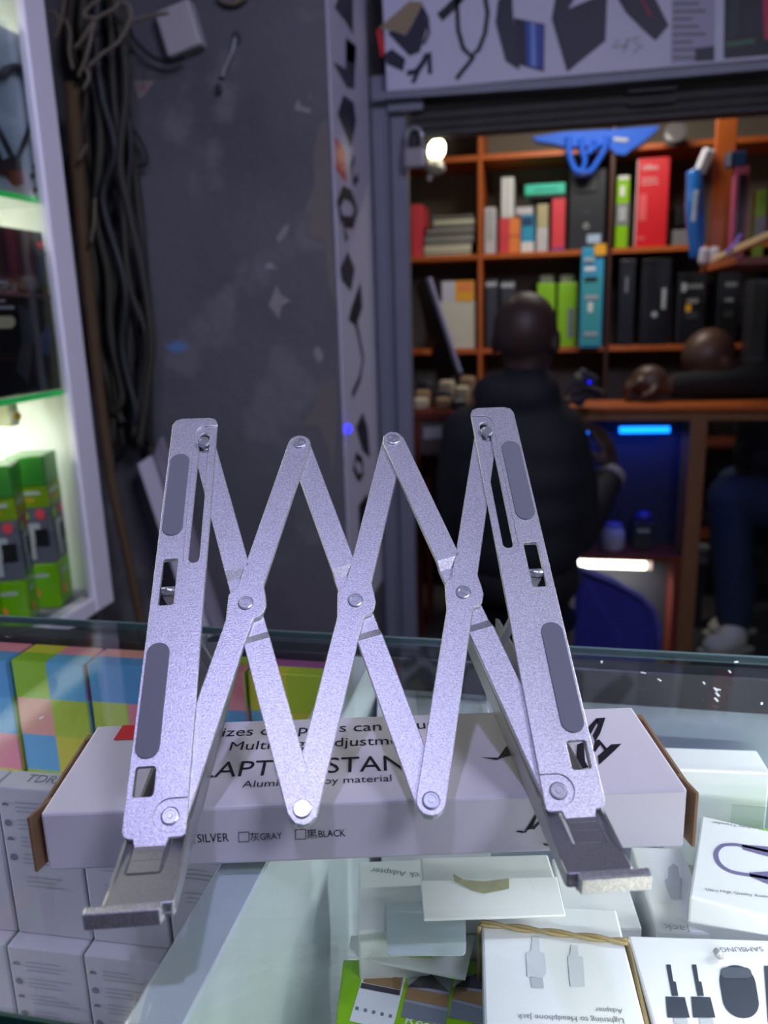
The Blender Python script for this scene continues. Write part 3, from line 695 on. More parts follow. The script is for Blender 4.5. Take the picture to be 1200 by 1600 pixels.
# white spec boxes on the left: two layers, two rows
def spec_box(x0, yf, z0, W, Dp, h, label, title=None):
    t = thing('white_spec_box', label, 'box', (x0 + W / 2, yf + Dp / 2, z0), 0.03, 'white boxes with icons and small print')
    MB().box((0, 0, h / 2), (W, Dp, h), bevel=0.001, seg=2).build('carton', M_card, t, local=True)
    F = -Dp / 2 - 0.0003
    def bar(nm, x0_, z0_, x1_, z1_, m): MB().poly([(x0_, F, z0_), (x1_, F, z0_), (x1_, F, z1_), (x0_, F, z1_)]).build(nm, m, t, local=True)
    rz = random.Random(int(x0 * 1e4 + z0 * 1e3))
    for i in range(4):
        z = h * (0.88 - i * 0.115)
        MB().poly([(-W * 0.40 + 0.0022 * math.cos(a * math.pi / 4), F, z + 0.0022 * math.sin(a * math.pi / 4)) for a in range(8 if i % 2 else 5)]).build('icon', M_mgrey, t, local=True)
        for j in range(3):
            bar('small_print', -W * 0.27, z + 0.002 - j * 0.0027, W * (-0.05 + rz.uniform(0.1, 0.45)), z + 0.0028 - j * 0.0027, M_pale_ink)
    for j in range(3): bar('small_print', -W * 0.27, h * (0.40 - 0.03 * j), W * rz.uniform(0.1, 0.42), h * (0.40 - 0.03 * j) + 0.0008, M_pale_ink)
    if title:
        text_fit('lettering', title, lp_(t, -W * 0.22, -Dp * 0.12, h), lp_(t, W * 0.32, -Dp * 0.12, h), UPZ, M_mgrey, t, 1.1)
    return t
bxs = [(-0.337, 'TDRA'), (-0.2905, 'TDRA'), (-0.244, None), (-0.1965, None)]
nm = ['at the outer end', 'second along the row', 'third along the row', 'beside the white divider']
for i, (x0, tt) in enumerate(bxs):
    spec_box(x0, 0.332 + 0.0015 * i, 0.9275, 0.045 if i < 3 else 0.043, 0.0165, 0.0935, 'upper white box with icons and small print, ' + nm[i], tt)
    spec_box(x0 - 0.001, 0.322 + 0.0015 * i, 0.8305, 0.045 if i < 3 else 0.043, 0.0275, 0.0965, 'lower white box with icons and small print, ' + nm[i])
for i in range(3):
    spec_box(-0.330 + i * 0.0485, 0.236 + 0.001 * i, 0.8305, 0.045, 0.052, 0.052, 'low white box in the front row, ' + ['outer one', 'middle one', 'one by the white divider'][i])

# right compartment ---------------------------------------------------------------
# risers that the upper boxes lie on
def plain(name, label, TL, TR, BL, Zt, h, m=M_white, **k): return carton(name, label, TL, TR, BL, Zt, h, m, **k)
# adapter box with rubber band
t, W, Dp = carton('adapter_box', 'white headphone jack adapter box with two printed connectors and a rubber band', (752, 1410), (963, 1420), (746, 1640), 0.985, 0.034, M_white, dep=0.090)
def pol(t, nm, pts, z, m):
    return MB().poly([(x, y, z + 0.0003) for x, y in pts]).build(nm, m, t, local=True)
zt = 0.034
M_faint = mat('very_pale_ink', (198, 202, 208), 0.5)
def ppoly(t, nm, pts, Zp, m, lift=0.0003):
    q = [WM[t].inverted() @ at(x, y, Z=Zp) for x, y in pts]
    return MB().poly([(p.x, p.y, p.z + lift) for p in q]).build(nm, m, t, local=True)
ppoly(t, 'printed_connector', [(832, 1464), (842, 1464), (844, 1488), (851, 1490), (854, 1520), (850, 1528), (824, 1527), (822, 1490), (830, 1487)], 0.985, M_faint)
ppoly(t, 'printed_connector_tip', [(829, 1528), (848, 1528), (850, 1545), (831, 1544)], 0.985, M_pale_ink)
ppoly(t, 'printed_jack', [(892, 1478), (902, 1478), (904, 1494), (911, 1496), (914, 1543), (891, 1542), (887, 1495), (891, 1493)], 0.985, M_faint)
text_fit('lettering', 'Adapter', at(972, 1577, Z=0.985), at(929, 1575, Z=0.985), UPZ, M_grey_ink, t, 1.0)
text_fit('lettering', 'Lightning to Headphone Jack', at(974, 1592, Z=0.985), at(808, 1585, Z=0.985), UPZ, M_grey_ink, t, 1.0)
band = thing('rubber_band', 'twisted yellow-brown rubber band around the adapter box', 'rubber band', lp_(t, 0, 0.0275, zt), 0)
M_band = mat('rubber_band_tan', (150, 132, 88), 0.6, var=0.15, scale=300)
for ph in (0, math.pi):
    MB().tube([lp_(t, -W / 2 - 0.0008 + i * (W + 0.0016) / 40, 0.0295 - i * 0.0001 - 0.003 * i / 40 + 0.0009 * math.cos(i * 0.33 + ph), zt + 0.0017 + 0.0007 * math.sin(i * 0.33 + ph)) for i in range(41)], 0.0009, 6).build('strand', M_band, band, smooth=True)
for sx in (-1, 1):
    MB().tube([lp_(t, sx * (W / 2 + 0.0012), 0.0285 if sx < 0 else 0.0245, zt + 0.001), lp_(t, sx * (W / 2 + 0.0014), 0.028 if sx < 0 else 0.024, 0.002)], 0.0011, 6).build('strand', M_band, band, smooth=True)
MB().tube([lp_(t, W / 2 + 0.001, 0.024, zt), lp_(t, W / 2 + 0.0016, 0.0, zt - 0.002), lp_(t, W / 2 + 0.0016, -0.030, zt - 0.004)], 0.0011, 6).build('strand', M_band, band, smooth=True)

# charger set box
t, W, Dp = carton('charger_box', 'white charger box with printed cables and a dark wireless pad', (980, 1461), (1200, 1468), (1006, 1640), 0.985, 0.030, M_white, wid=0.100, dep=0.085)
zt = 0.030; pq = lambda x, y: WM[t].inverted() @ at(x, y, Z=0.985)
text_fit('lettering', 'SAMSUNG', at(1190, 1480, Z=0.985), at(1124, 1481, Z=0.985), UPZ, M_grey_ink, t, 0.9)
M_pd = mat('print_slate', (62, 68, 80), 0.4)
for dx in (0, 40):
    ppoly(t, 'printed_cable', [(1041 + dx, 1508), (1048 + dx, 1508), (1052 + dx, 1534), (1056 + dx, 1535), (1060 + dx, 1557), (1050 + dx, 1557), (1046 + dx, 1535)], 0.985, M_pd)
    ppoly(t, 'printed_plug', [(1040 + dx, 1558), (1070 + dx, 1559), (1078 + dx, 1591), (1043 + dx, 1591)], 0.985, M_pd)
    ppoly(t, 'printed_plug_outline', [(1052 + dx, 1592), (1074 + dx, 1592), (1078 + dx, 1612), (1056 + dx, 1612)], 0.985, M_pale_ink)
oval = rrect(1120, 1509, 1176, 1592, 27, 8)
ppoly(t, 'printed_wireless_pad', [(x + (y - 1509) * 0.17, y) for x, y in oval], 0.985, M_pd)
oval = rrect(1124, 1513, 1172, 1530, 8, 4)
ppoly(t, 'printed_pad_gloss', [(x + (y - 1509) * 0.17, y) for x, y in oval], 0.985, mat('print_slate_light', (84, 90, 102), 0.4), 0.0005)
ppoly(t, 'printed_cable', [(1194, 1510), (1204, 1510), (1208, 1600), (1200, 1600)], 0.985, M_pd)
cr = at(1122, 1495, Z=0.986)
o = MB().ball((cr.x, cr.y, 0.9875), (0.0022, 0.0028, 0.0016), 7, (0.3, 0.2, 0.5)).build('foil_crumb', mat('silver_foil', (190, 190, 190), 0.3, 0.6)); tag(o, 'tiny crumpled foil crumb on the charger box', 'crumb')

# glossy white box with faint connector drawing
t, W, Dp = carton('connector_box', 'bright glossy white box with a faint connector drawing', (985, 1322), (1066, 1325), (982, 1463), 0.975, 0.045, M_white, dep=0.062)
ppoly(t, 'printed_connector', [(1044, 1357), (1052, 1350), (1060, 1355), (1062, 1370), (1066, 1374), (1064, 1404), (1056, 1408), (1048, 1405), (1038, 1376), (1044, 1372)], 0.975, M_pale_ink)
text_fit('lettering', 'Jack', at(1079, 1448, Z=0.975), at(1036, 1444, Z=0.975), UPZ, M_pale_ink, t, 0.8)
# audio adapter box
t, W, Dp = carton('audio_adapter_box', 'white audio adapter box with a violet cable loop printed on it', (1096, 1274), (1230, 1304), (1084, 1408), 0.992, 0.040, M_white, wid=0.085, dep=0.068)
ppts = [(1200, 1331), (1160, 1322), (1146, 1320), (1128, 1322), (1119, 1334), (1124, 1350), (1142, 1362), (1172, 1368), (1200, 1373)]
def pstroke(t, nm, pts, Zp, wd, m):
    P = [WM[t].inverted() @ at(x, y, Z=Zp) for x, y in pts]; P = smooth_path(P, 5); mb = MB(); Lr = []
    for i, p in enumerate(P):
        tt = (P[min(i + 1, len(P) - 1)] - P[max(0, i - 1)]).normalized(); s = Vector((-tt.y, tt.x, 0)) * wd / 2
        Lr.append((mb.bm.verts.new(p + s + Vector((0, 0, 0.0003))), mb.bm.verts.new(p - s + Vector((0, 0, 0.0003)))))
    for i in range(len(P) - 1): mb.bm.faces.new((Lr[i][0], Lr[i][1], Lr[i + 1][1], Lr[i + 1][0]))
    return mb.build(nm, m, t, local=True)
pstroke(t, 'printed_cable', ppts, 0.992, 0.0022, M_purple_ink)
ppoly(t, 'printed_plug', [(1158, 1320), (1206, 1324), (1206, 1340), (1162, 1328)], 0.992, M_purple_ink)
ppoly(t, 'printed_plug', [(1170, 1364), (1206, 1362), (1206, 1384), (1172, 1370)], 0.992, M_purple_ink)
text_fit('lettering', 'Ultra High Quality Audio Adapter', at(1103, 1392, Z=0.992), at(1240, 1408, Z=0.992), UPZ, M_grey_ink, t, 1.0)
text_fit('lettering', 'Type C Headset Transfer', at(1232, 1300, Z=0.992), at(1112, 1283, Z=0.992), UPZ, M_grey_ink, t, 0.9)
# big white boxes behind
plain('white_box', 'long white box behind the audio adapter box', (1030, 1167), (1182, 1172), (1050, 1202), 1.000, 0.065)
plain('white_box', 'white box lying under the right end of the product carton', (862, 1340), (968, 1342), (858, 1440), 0.975, 0.044, dep=0.05)
plain('white_box', 'small white box half hidden at the counter back', (905, 1086), (945, 1090), (905, 1106), 1.000, 0.05)
# hanging-tab boxes
t, W, Dp = carton('tab_box', 'white box with a folded hanging tab and a slot showing gold', (656, 1340), (856, 1334), (652, 1380), 0.998, 0.030, M_white)
MB().box((0, -Dp / 2 - 0.010, 0.0285), (W * 1.01, 0.020, 0.0016), (16 * D2R, 0, 0), 0.0004).build('hanging_tab', M_white, t, local=True)
FR_ = Dp / 2
q = [(708, 1385), (724, 1392), (756, 1394), (795, 1390), (795, 1402), (756, 1408), (736, 1404), (710, 1394)]
P = [WM[t].inverted() @ at(x, y, Z=0.994) for x, y in q]
MB().poly([(p.x, p.y, 0.0327 + 0.287 * (p.y + Dp / 2)) for p in P]).build('slot', mat('gold_glint', (150, 150, 116), 0.4, var=0.3, scale=300), t, local=True)
t, W, Dp = carton('tab_box', 'white adapter box with upside-down lettering and a green-slotted tab', (560, 1346), (660, 1342), (552, 1470), 0.982, 0.034, M_white, dep=0.050)
text_fit('lettering', 'Jack Adapter', at(668, 1366, Z=0.982), at(580, 1356, Z=0.982), UPZ, M_grey_ink, t, 1.0)
P = [WM[t].inverted() @ at(x, y, Z=0.966) for x, y in [(549, 1466), (732, 1462), (742, 1468), (727, 1532), (712, 1530), (543, 1496)]]
MB().slab([(p.x, p.y, p.z) for p in P], (0, 0, 0.0014)).build('hanging_tab', M_white, t, local=True)
P = [WM[t].inverted() @ at(x, y, Z=0.966) for x, y in [(601, 1474), (616, 1480), (640, 1491), (678, 1493), (676, 1501), (640, 1500), (602, 1484)]]
MB().poly([(p.x, p.y, p.z + 0.0017) for p in P]).build('slot', M_lime, t, local=True)
P = [WM[t].inverted() @ at(x, y, Z=0.9835) for x, y in rrect(604, 1410, 728, 1494, 8, 3)]
MB().slab([(p.x, p.y, p.z) for p in P], (0, 0, 0.0006)).build('plastic_insert', mat('milky_plastic', (176, 190, 196), 0.3), t, local=True)
# green box with house photographs
t, W, Dp = carton('camera_box', 'lime green box printed with house photographs and a phone screen', (536, 1498), (752, 1500), (500, 1640), 0.955, 0.030, M_lime, dep=0.095)
M_roof = mat('print_roof', (62, 60, 66), 0.5); M_house = mat('print_house', (150, 120, 80), 0.5, var=0.3, scale=200); M_sky = mat('print_sky', (150, 156, 168), 0.5); M_road = mat('print_road', (120, 128, 136), 0.5)
Zg = 0.955
ppoly(t, 'printed_phone', [(573, 1504), (637, 1517), (616, 1600), (614, 1612), (546, 1596)], Zg, M_white)
ppoly(t, 'printed_photo', [(574, 1507), (632, 1518), (626, 1548), (567, 1536)], Zg, M_house, 0.0005)
ppoly(t, 'printed_roof', [(578, 1522), (592, 1513), (606, 1516), (622, 1530), (600, 1528)], Zg, M_roof, 0.0007)
ppoly(t, 'printed_bar', [(565, 1537), (626, 1549), (624, 1557), (563, 1545)], Zg, M_roof, 0.0006)
for k in range(5): ppoly(t, 'printed_icon', [(556 + k * 13, 1574 + k * 3), (561 + k * 13, 1575 + k * 3), (560 + k * 13, 1580 + k * 3), (555 + k * 13, 1579 + k * 3)], Zg, M_grey_ink, 0.0006)
for (x0, w_) in ((640, 66), (714, 60)):
    ppoly(t, 'printed_photo', [(x0 + 2, 1518), (x0 + w_, 1530), (x0 + w_ - 10, 1604), (x0 - 14, 1590)], Zg, M_sky, 0.0004)
    ppoly(t, 'printed_house', [(x0 - 3, 1544), (x0 + w_ - 4, 1556), (x0 + w_ - 7, 1576), (x0 - 8, 1562)], Zg, M_house, 0.0006)
    ppoly(t, 'printed_roof', [(x0 - 3, 1544), (x0 + 16, 1528), (x0 + 32, 1523), (x0 + w_ - 4, 1552), (x0 + 30, 1546)], Zg, M_roof, 0.0008)
    ppoly(t, 'printed_road', [(x0 - 8, 1566), (x0 + w_ - 7, 1582), (x0 + w_ - 10, 1602), (x0 - 13, 1590)], Zg, M_road, 0.0006)
text_fit('lettering', 'Real', at(632, 1600, Z=Zg), at(676, 1612, Z=Zg), UPZ, M_white, t, 0.9)
# supports under the raised boxes
for (lab, px, py, zpx, ztop, sx, sy) in (('plain white box under the adapter box', 860, 1530, 0.985, 0.950, 0.058, 0.075), ('plain white box under the charger box', 1120, 1540, 0.985, 0.954, 0.075, 0.070),
        ('plain white box under the green camera box', 620, 1560, 0.955, 0.924, 0.05, 0.07), ('plain white box under the connector box', 1030, 1395, 0.975, 0.929, 0.024, 0.055),
        ('plain white box under the audio adapter box', 1165, 1355, 0.992, 0.951, 0.070, 0.060), ('plain white box under the gold-slotted tab box', 756, 1358, 0.998, 0.967, 0.060, 0.018),
        ('plain white box under the green-slotted tab box', 606, 1405, 0.982, 0.947, 0.024, 0.044), ('plain white box supporting the long white box', 1115, 1185, 1.0, 0.934, 0.05, 0.022),
        ('plain white box under the half hidden white box', 925, 1096, 1.0, 0.949, 0.014, 0.012), ('plain white box deep under the product carton', 915, 1390, 0.975, 0.930, 0.034, 0.045)):
    p = at(px, py, Z=zpx)
    o = bx((p.x - sx / 2, p.y - sy / 2, 0.8305), (p.x + sx / 2, p.y + sy / 2, ztop), 0.001).build('white_box', M_white); tag(o, lab, 'box')
# clear clamshell package near the divider
cl, W, Dp = carton('clamshell_package', 'bright white tray under a clear hang package beside the white divider', (590, 1066), (752, 1062), (566, 1128), 1.014, 0.1835, M_white, 'package')
MB().box((0.012, 0, 0.1835 + 0.0045), (W * 0.62, Dp * 0.96, 0.008), bevel=0.002).build('clear_shell', M_clear, cl, local=True)
P = [(x, y, 0.1835 + 0.0090) for x, y in rrect(-0.006, 0.000, 0.030, 0.010, 0.004, 3)]
MB().tube([Vector(p) for p in P + [P[0]]], 0.0006, 6).build('hang_hole_rim', M_pale_ink, cl, local=True)
# clear bag with a green pack at the right edge
p = at(1165, 1268, Z=0.995)
gb = thing('green_pack', 'green pack in clear plastic behind the audio adapter box', 'package', (p.x + 0.02, p.y + 0.012, 0.8305))
bx((p.x - 0.002, p.y + 0.006, 0.8305), (p.x + 0.055, p.y + 0.022, 0.972), 0.002).build('green_card', M_lime, gb)
bx((p.x - 0.006, p.y + 0.003, 0.8305), (p.x + 0.058, p.y + 0.0045, 0.996)).build('film', M_clear, gb)

# ------------------------------------------------------------------ product carton on the glass
BYAW = 12.786 * D2R; BL_, BW, BH = 0.26, 0.0694, 0.0261
pb = thing('laptop_stand_carton', 'long lavender-white laptop stand carton lying on the glass top', 'box', (-0.0684, 0.2709, ZC + 0.0002), BYAW)
MB().box((0, BW / 2, BH / 2), (BL_ - 0.004, BW, BH), bevel=0.0012, seg=2).build('carton', M_card, pb, local=True)
for sx in (-1, 1):
    MB().box((sx * (BL_ / 2 + 0.0006), 0.0062, BH / 2 - 0.0004), (0.0012, 0.014, BH * 0.94), (0, 0, 0.15 if sx > 0 else -0.30)).build('end_flap', M_kraft, pb, local=True)
    MB().box((sx * (BL_ / 2 - 0.0000), BW / 2 + 0.004, BH / 2 - 0.001), (0.0012, BW * 0.80, BH * 0.88), (0, sx * 0.12, 0)).build('end_flap', M_kraft, pb, local=True)
    MB().box((sx * (BL_ / 2 - 0.0008), BW - 0.005, BH - 0.006), (0.0012, 0.010, 0.008), (0, 0, sx * 0.35)).build('tuck_tab', M_kraft, pb, local=True)
ZT = ZC + 0.0002 + BH
def on_top(x, y): return at(x, y, Z=ZT)
fo = WM[pb] @ Vector((0, 0, 0)); fn = Vector((math.sin(BYAW), -math.cos(BYAW), 0))
def on_front(x, y):
    d = (at(x, y, Z=0.5) - CAM); tt = (fo - CAM).dot(fn) / d.dot(fn); return CAM + d * tt
ink('red_patch', [on_top(192, 1134), on_top(262, 1132), on_top(258, 1155), on_top(177, 1157)], UPZ, M_red, pb)
def line(s, x0, y0, x1, y1, st=1.0):
    text_fit('lettering', s, on_top(x0, y0), on_top(x1, y1), UPZ, M_ink, pb, st)
line('Sizes of laptops can be used', 330, 1152, 712, 1137, 1.15)
line('Multi angle adjustment', 358, 1173, 652, 1162, 1.15)
line('LAPTOP STAND', 312, 1216, 672, 1202, 1.25)
line('Aluminum alloy material', 378, 1231, 612, 1221, 1.1)
def fline(s, x0, y0, x1, y1, st=1.0): text_fit('lettering', s, on_front(x0, y0), on_front(x1, y1), fn, M_ink, pb, st)
fline('银', 292, 1318, 306, 1317); fline('SILVER', 309, 1316, 358, 1314, 1.25)
fline('灰', 391, 1313, 406, 1312); fline('GRAY', 407, 1312, 441, 1310, 1.25)
fline('黑', 480, 1309, 496, 1308); fline('BLACK', 498, 1308, 540, 1306, 1.25)
for (x0, y0) in ((273, 1319), (373, 1315), (462, 1311)):
    c4 = [(x0, y0), (x0 + 16, y0 - 0.6), (x0 + 16, y0 - 15.6), (x0, y0 - 15)]
    mb = MB()
    for i in range(4):
        a, b = on_front(*c4[i]), on_front(*c4[(i + 1) % 4]); mb.tube([a + fn * 0.0002, b + fn * 0.0002], 0.00013, 4)
    mb.build('tick_box', M_ink, pb)
def tpoly(pts): ink('printed_stand', [on_top(*p) for p in pts], UPZ, M_ink, pb)
tpoly([(751, 1184), (778, 1185), (783, 1178), (790, 1168), (797, 1166), (800, 1180), (790, 1182), (776, 1188)])
tpoly([(931, 1123), (946, 1122), (938, 1146), (930, 1160), (926, 1150), (934, 1134)])
tpoly([(916, 1140), (931, 1124), (935, 1126), (924, 1146), (917, 1158)])
tpoly([(930, 1158), (936, 1156), (948, 1170), (945, 1174), (938, 1164), (930, 1176), (926, 1174)])
tpoly([(934, 1182), (955, 1164), (971, 1163), (960, 1174), (936, 1196)])
tpoly([(902, 1164), (912, 1160), (914, 1190), (920, 1200), (902, 1203), (900, 1196)])
def fpoly(pts): ink('printed_stand', [on_front(*p) for p in pts], fn, M_ink, pb)
for seg in ([(806, 1299), (818, 1301), (818, 1298), (808, 1297)], [(818, 1300), (834, 1276), (837, 1278), (821, 1301)], [(822, 1296), (836, 1272), (839, 1276), (830, 1295)], [(830, 1294), (842, 1282), (843, 1286), (834, 1296)], [(848, 1316), (856, 1318), (858, 1322), (850, 1320)]): fpoly(seg)

# ------------------------------------------------------------------ the laptop stand
SYAW = 15.4226 * D2R; EL = 38.533 * D2R
zb = ZT + 0.0003
st = thing('laptop_stand', 'silver folding aluminium laptop stand with scissor arms standing on the carton', 'laptop stand', (-0.0632, 0.2520, zb), SYAW)
h0 = CZ - 0.17516 - zb
SPM = Matrix(((1, 0, 0, 0), (0, math.cos(EL), -math.sin(EL), 0), (0, math.sin(EL), math.cos(EL), h0), (0, 0, 0, 1)))
S, PV, TP = 0.0474, 0.089, 0.1812
TH = 0.0024
def W_(z): return SPM @ Matrix.Translation((0, 0, z))
def mir(pts, sx): return [(sx * x, y) for x, y in pts] if sx > 0 else [(x, y) for x, y in pts]
def flip(pts, sx): return [(-x, y) for x, y in pts] if sx > 0 else pts
UO, UI = -0.0876, -0.0651          # outer and inner edge of the left rail
for sx in (-1, 1):
    outline = rrect(UO, -0.0075, UI, 0.1992, 0.0042, 4, (0.003, 0.003, 0.0042, 0.0052))
    # shoulders and neck at the lower end
    bottom = [(-0.0835, -0.0075), (-0.0825, -0.0108), (-0.0718, -0.0108), (-0.0708, -0.0075)]
    i0 = min(range(len(outline)), key=lambda i: abs(outline[i][0] - (UO + 0.003)) + abs(outline[i][1] + 0.0075))
    k0 = len(outline) - 1
    outline = outline + bottom if abs(outline[k0][1] + 0.0075) < 1e-6 else outline + bottom
    slot = rrect(-0.0733, 0.1105, -0.0686, 0.1890, 0.0023, 5)
    win = rrect(-0.0842, 0.0886, -0.0778, 0.1124, 0.0008, 2)
    win2 = rrect(-0.0855, 0.0073, -0.0778, 0.0186, 0.0012, 3)
    rail = plate('rail', [flip(p, sx) for p in (outline, slot, win, win2)], 0.0016, 0.0003, W_(0), M_alu, st)
    # raised face: same outline without the sunk margins round slot and hinge
    rc = [(UI, -0.0075)]
    face = rrect(UO, -0.0075, UI, 0.1992, 0.0042, 4, (0.003, 0.0, 0.0, 0.0052))
    inner = [(UI, 0.1935), (UI - 0.0055, 0.1935)]
    arc = [(-0.0706 - 0.0051 * math.sin(a * 15 * D2R), 0.1884 + 0.0051 * math.cos(a * 15 * D2R)) for a in range(0, 7)]
    arc2 = [(-0.0706 - 0.0051 * math.cos(a * 15 * D2R), 0.1118 - 0.0051 * math.sin(a * 15 * D2R)) for a in range(0, 7)]
    arc3 = [(-0.0711 + 0.0060 * math.cos((90 + a * 15) * D2R), 0.0003 + 0.0060 * math.sin((90 + a * 15) * D2R)) for a in range(0, 13)]
    arc3 = [p for p in arc3 if p[1] > -0.0056]
    poly = [(UO + 0.003, -0.0075), (-0.0835, -0.0075), (-0.0825, -0.0108), (-0.0718, -0.0108), (-0.0708, -0.0075), (UI - 0.001, -0.0075), (UI, -0.0065), (UI, -0.0057)] + arc3[::-1][0:0]
    poly += [(p[0], p[1]) for p in arc3[::-1]] + [(UI, 0.0063), (UI, 0.1067)] + arc2[::-1] + [p for p in arc[::-1]] + [(UI, 0.1935), (UI, 0.1950), (UI - 0.0012, 0.1980), (UI - 0.0042, 0.1992), (UO + 0.0045, 0.1992), (UO + 0.0014, 0.1980), (UO, 0.1948), (UO, -0.0045), (UO + 0.0008, -0.0066)]
    plate('rail_face', [flip(p, sx) for p in (poly, win, win2)], 0.0008, 0.0002, W_(0.00155), M_alu, st)
    # side skirt
    s = -sx
    mb = MB(); mb.box((sx * 0.0869, 0.0965, -0.0022), (0.0012, 0.196, 0.0046), bevel=0.0003); mb.box((sx * (0.0763), 0.1985, -0.0022), (0.0150, 0.0012, 0.0046), bevel=0.0003)
    mb.build('rail_skirt', M_alu2, st, local=True, M=SPM)
    for (v0, v1) in ((0.1252, 0.1746), (0.0215, 0.0704)):
        plate('silicone_pad', [flip(rrect(-0.0873 + 0.0008, v0, -0.0772, v1, 0.0046, 6), sx)], 0.0009, 0.0002, W_(0.0021), M_pad, st)
    # strut pin in the window with its clip, and the strut that props the rail
    mb = MB(); mb.cyl((sx * 0.0766, 0.0975, 0.0012), (sx * 0.0852, 0.0975, 0.0012), 0.0006, seg=8); mb.cyl((sx * 0.0780, 0.0968, 0.0006), (sx * 0.0838, 0.0968, 0.0006), 0.0019, seg=12)
    mb.build('strut_pin', M_rivet, st, local=True, M=SPM, smooth=True)
    top = SPM @ Vector((sx * 0.081, 0.0955, -0.001)); bot = Vector((sx * 0.0755, 0.140, 0.004))
    dd = (bot - top); rotm = dd.to_track_quat('Z', 'X').to_matrix().to_4x4()
    MB().box((top + bot) / 2, (0.0022, 0.0052, dd.length), rotm, 0.0004).build('strut', M_alu2, st, local=True)
    # hinge tongue bending down from the rail neck to the base plate
    a = SPM @ Vector((0, -0.0104, 0.0008)); ya, za = a.y, a.z
    path = [(ya + 0.001, za), (ya - 0.0030, za - 0.0001), (ya - 0.0070, za - 0.0006), (-0.0212, 0.0044)]
    mb = MB()
    for (p, q) in zip(path, path[1:]):
        mb.hexa([Vector((sx * 0.0825, p[0], p[1])), Vector((sx * 0.0718, p[0], p[1])), Vector((sx * 0.0718, q[0], q[1])), Vector((sx * 0.0825, q[0], q[1])),
                 Vector((sx * 0.0825, p[0] + 0.0007, p[1] + 0.0014)), Vector((sx * 0.0718, p[0] + 0.0007, p[1] + 0.0014)), Vector((sx * 0.0718, q[0] - 0.0004, q[1] + 0.0014)), Vector((sx * 0.0825, q[0] - 0.0004, q[1] + 0.0014))])
    mb.build('hinge_tongue', M_alu2, st, local=True)
    # base arm: channel with inner and outer flange, front plate with a notch, upturned lip
    ba = plate('base_arm', [flip(p, sx) for p in (rrect(-0.0868, -0.0365, -0.0640, 0.186, 0.0015, 2), rrect(-0.0832, -0.0222, -0.0708, 0.0, 0.0012, 3))], 0.0016, 0.0003, Matrix.Identity(4), M_alu2, st)
    plate('front_plate', [flip(p, sx) for p in (rrect(-0.0868, -0.0365, -0.0640, 0.0035, 0.0012, 2), rrect(-0.0832, -0.0218, -0.0708, -0.0015, 0.0010, 3))], 0.0040, 0.0005, Matrix.Translation((0, 0, 0.0015)), M_alu2, ba)
    for (ux, hh) in ((0.0640, 0.0100), (0.0858, 0.0085)):
        MB().slab([Vector((sx * ux, y, z)) for y, z in ((-0.0345, 0.0), (0.186, 0.0), (0.186, hh * 0.8), (0.180, hh), (0.006, hh), (-0.006, hh * 0.86), (-0.026, 0.0057), (-0.0345, 0.0050))], (sx * 0.0011, 0, 0)).build('base_flange', M_alu2, ba, local=True)
    mb = MB(); mb.box((sx * 0.0797, -0.0385, 0.0031), (0.0242, 0.0036, 0.0062), bevel=0.0006, seg=2); mb.box((sx * 0.0772, -0.0362, 0.0008), (0.0200, 0.0040, 0.0022), bevel=0.0003)
    mb.build('front_lip', M_alu, ba, local=True)
    MB().box((sx * 0.0755, 0.12, 0.0005), (0.012, 0.05, 0.0006)).build('rubber_foot', M_pad, ba, local=True)

def bar_outline(u0, v0, u1, v1, wd, lobe=None):
    """rounded straight bar from point 0 to point 1 with an optional lobe at its middle along +-direction lobe"""
    d = Vector((u1 - u0, v1 - v0)); L = d.length; d.normalize(); p = Vector((-d.y, d.x)); h = wd / 2
    pts = []
    def add(s, o): q = Vector((u0, v0)) + d * s + p * o; pts.append((q.x, q.y))
    for k in range(9):
        a = (90 + k * 22.5) * D2R; add(h * math.cos(a), h * math.sin(a))
    if lobe:
        cx = L * lobe[0]; r = lobe[1]
        add(cx - r * 1.15, -h); add(cx - r * 1.0, -h - r * 0.10); add(cx - r * 0.78, -h - r * 0.42); add(cx - r * 0.40, -h - r * 0.58); add(cx + r * 0.2, -h - r * 0.60); add(cx + r * 0.9, -h - r * 0.35); add(cx + r * 1.7, -h)
    for k in range(9):
        a = (-90 + k * 22.5) * D2R; add(L + h * math.cos(a), h * math.sin(a))
    if lobe:
        add(cx + r * 1.15, h); add(cx + r * 1.0, h + r * 0.10); add(cx + r * 0.85, h + r * 0.32); add(cx + r * 0.4, h + r * 0.40); add(cx - r * 0.5, h + r * 0.22); add(cx - r * 1.5, h)
    return pts
AW = 0.0112
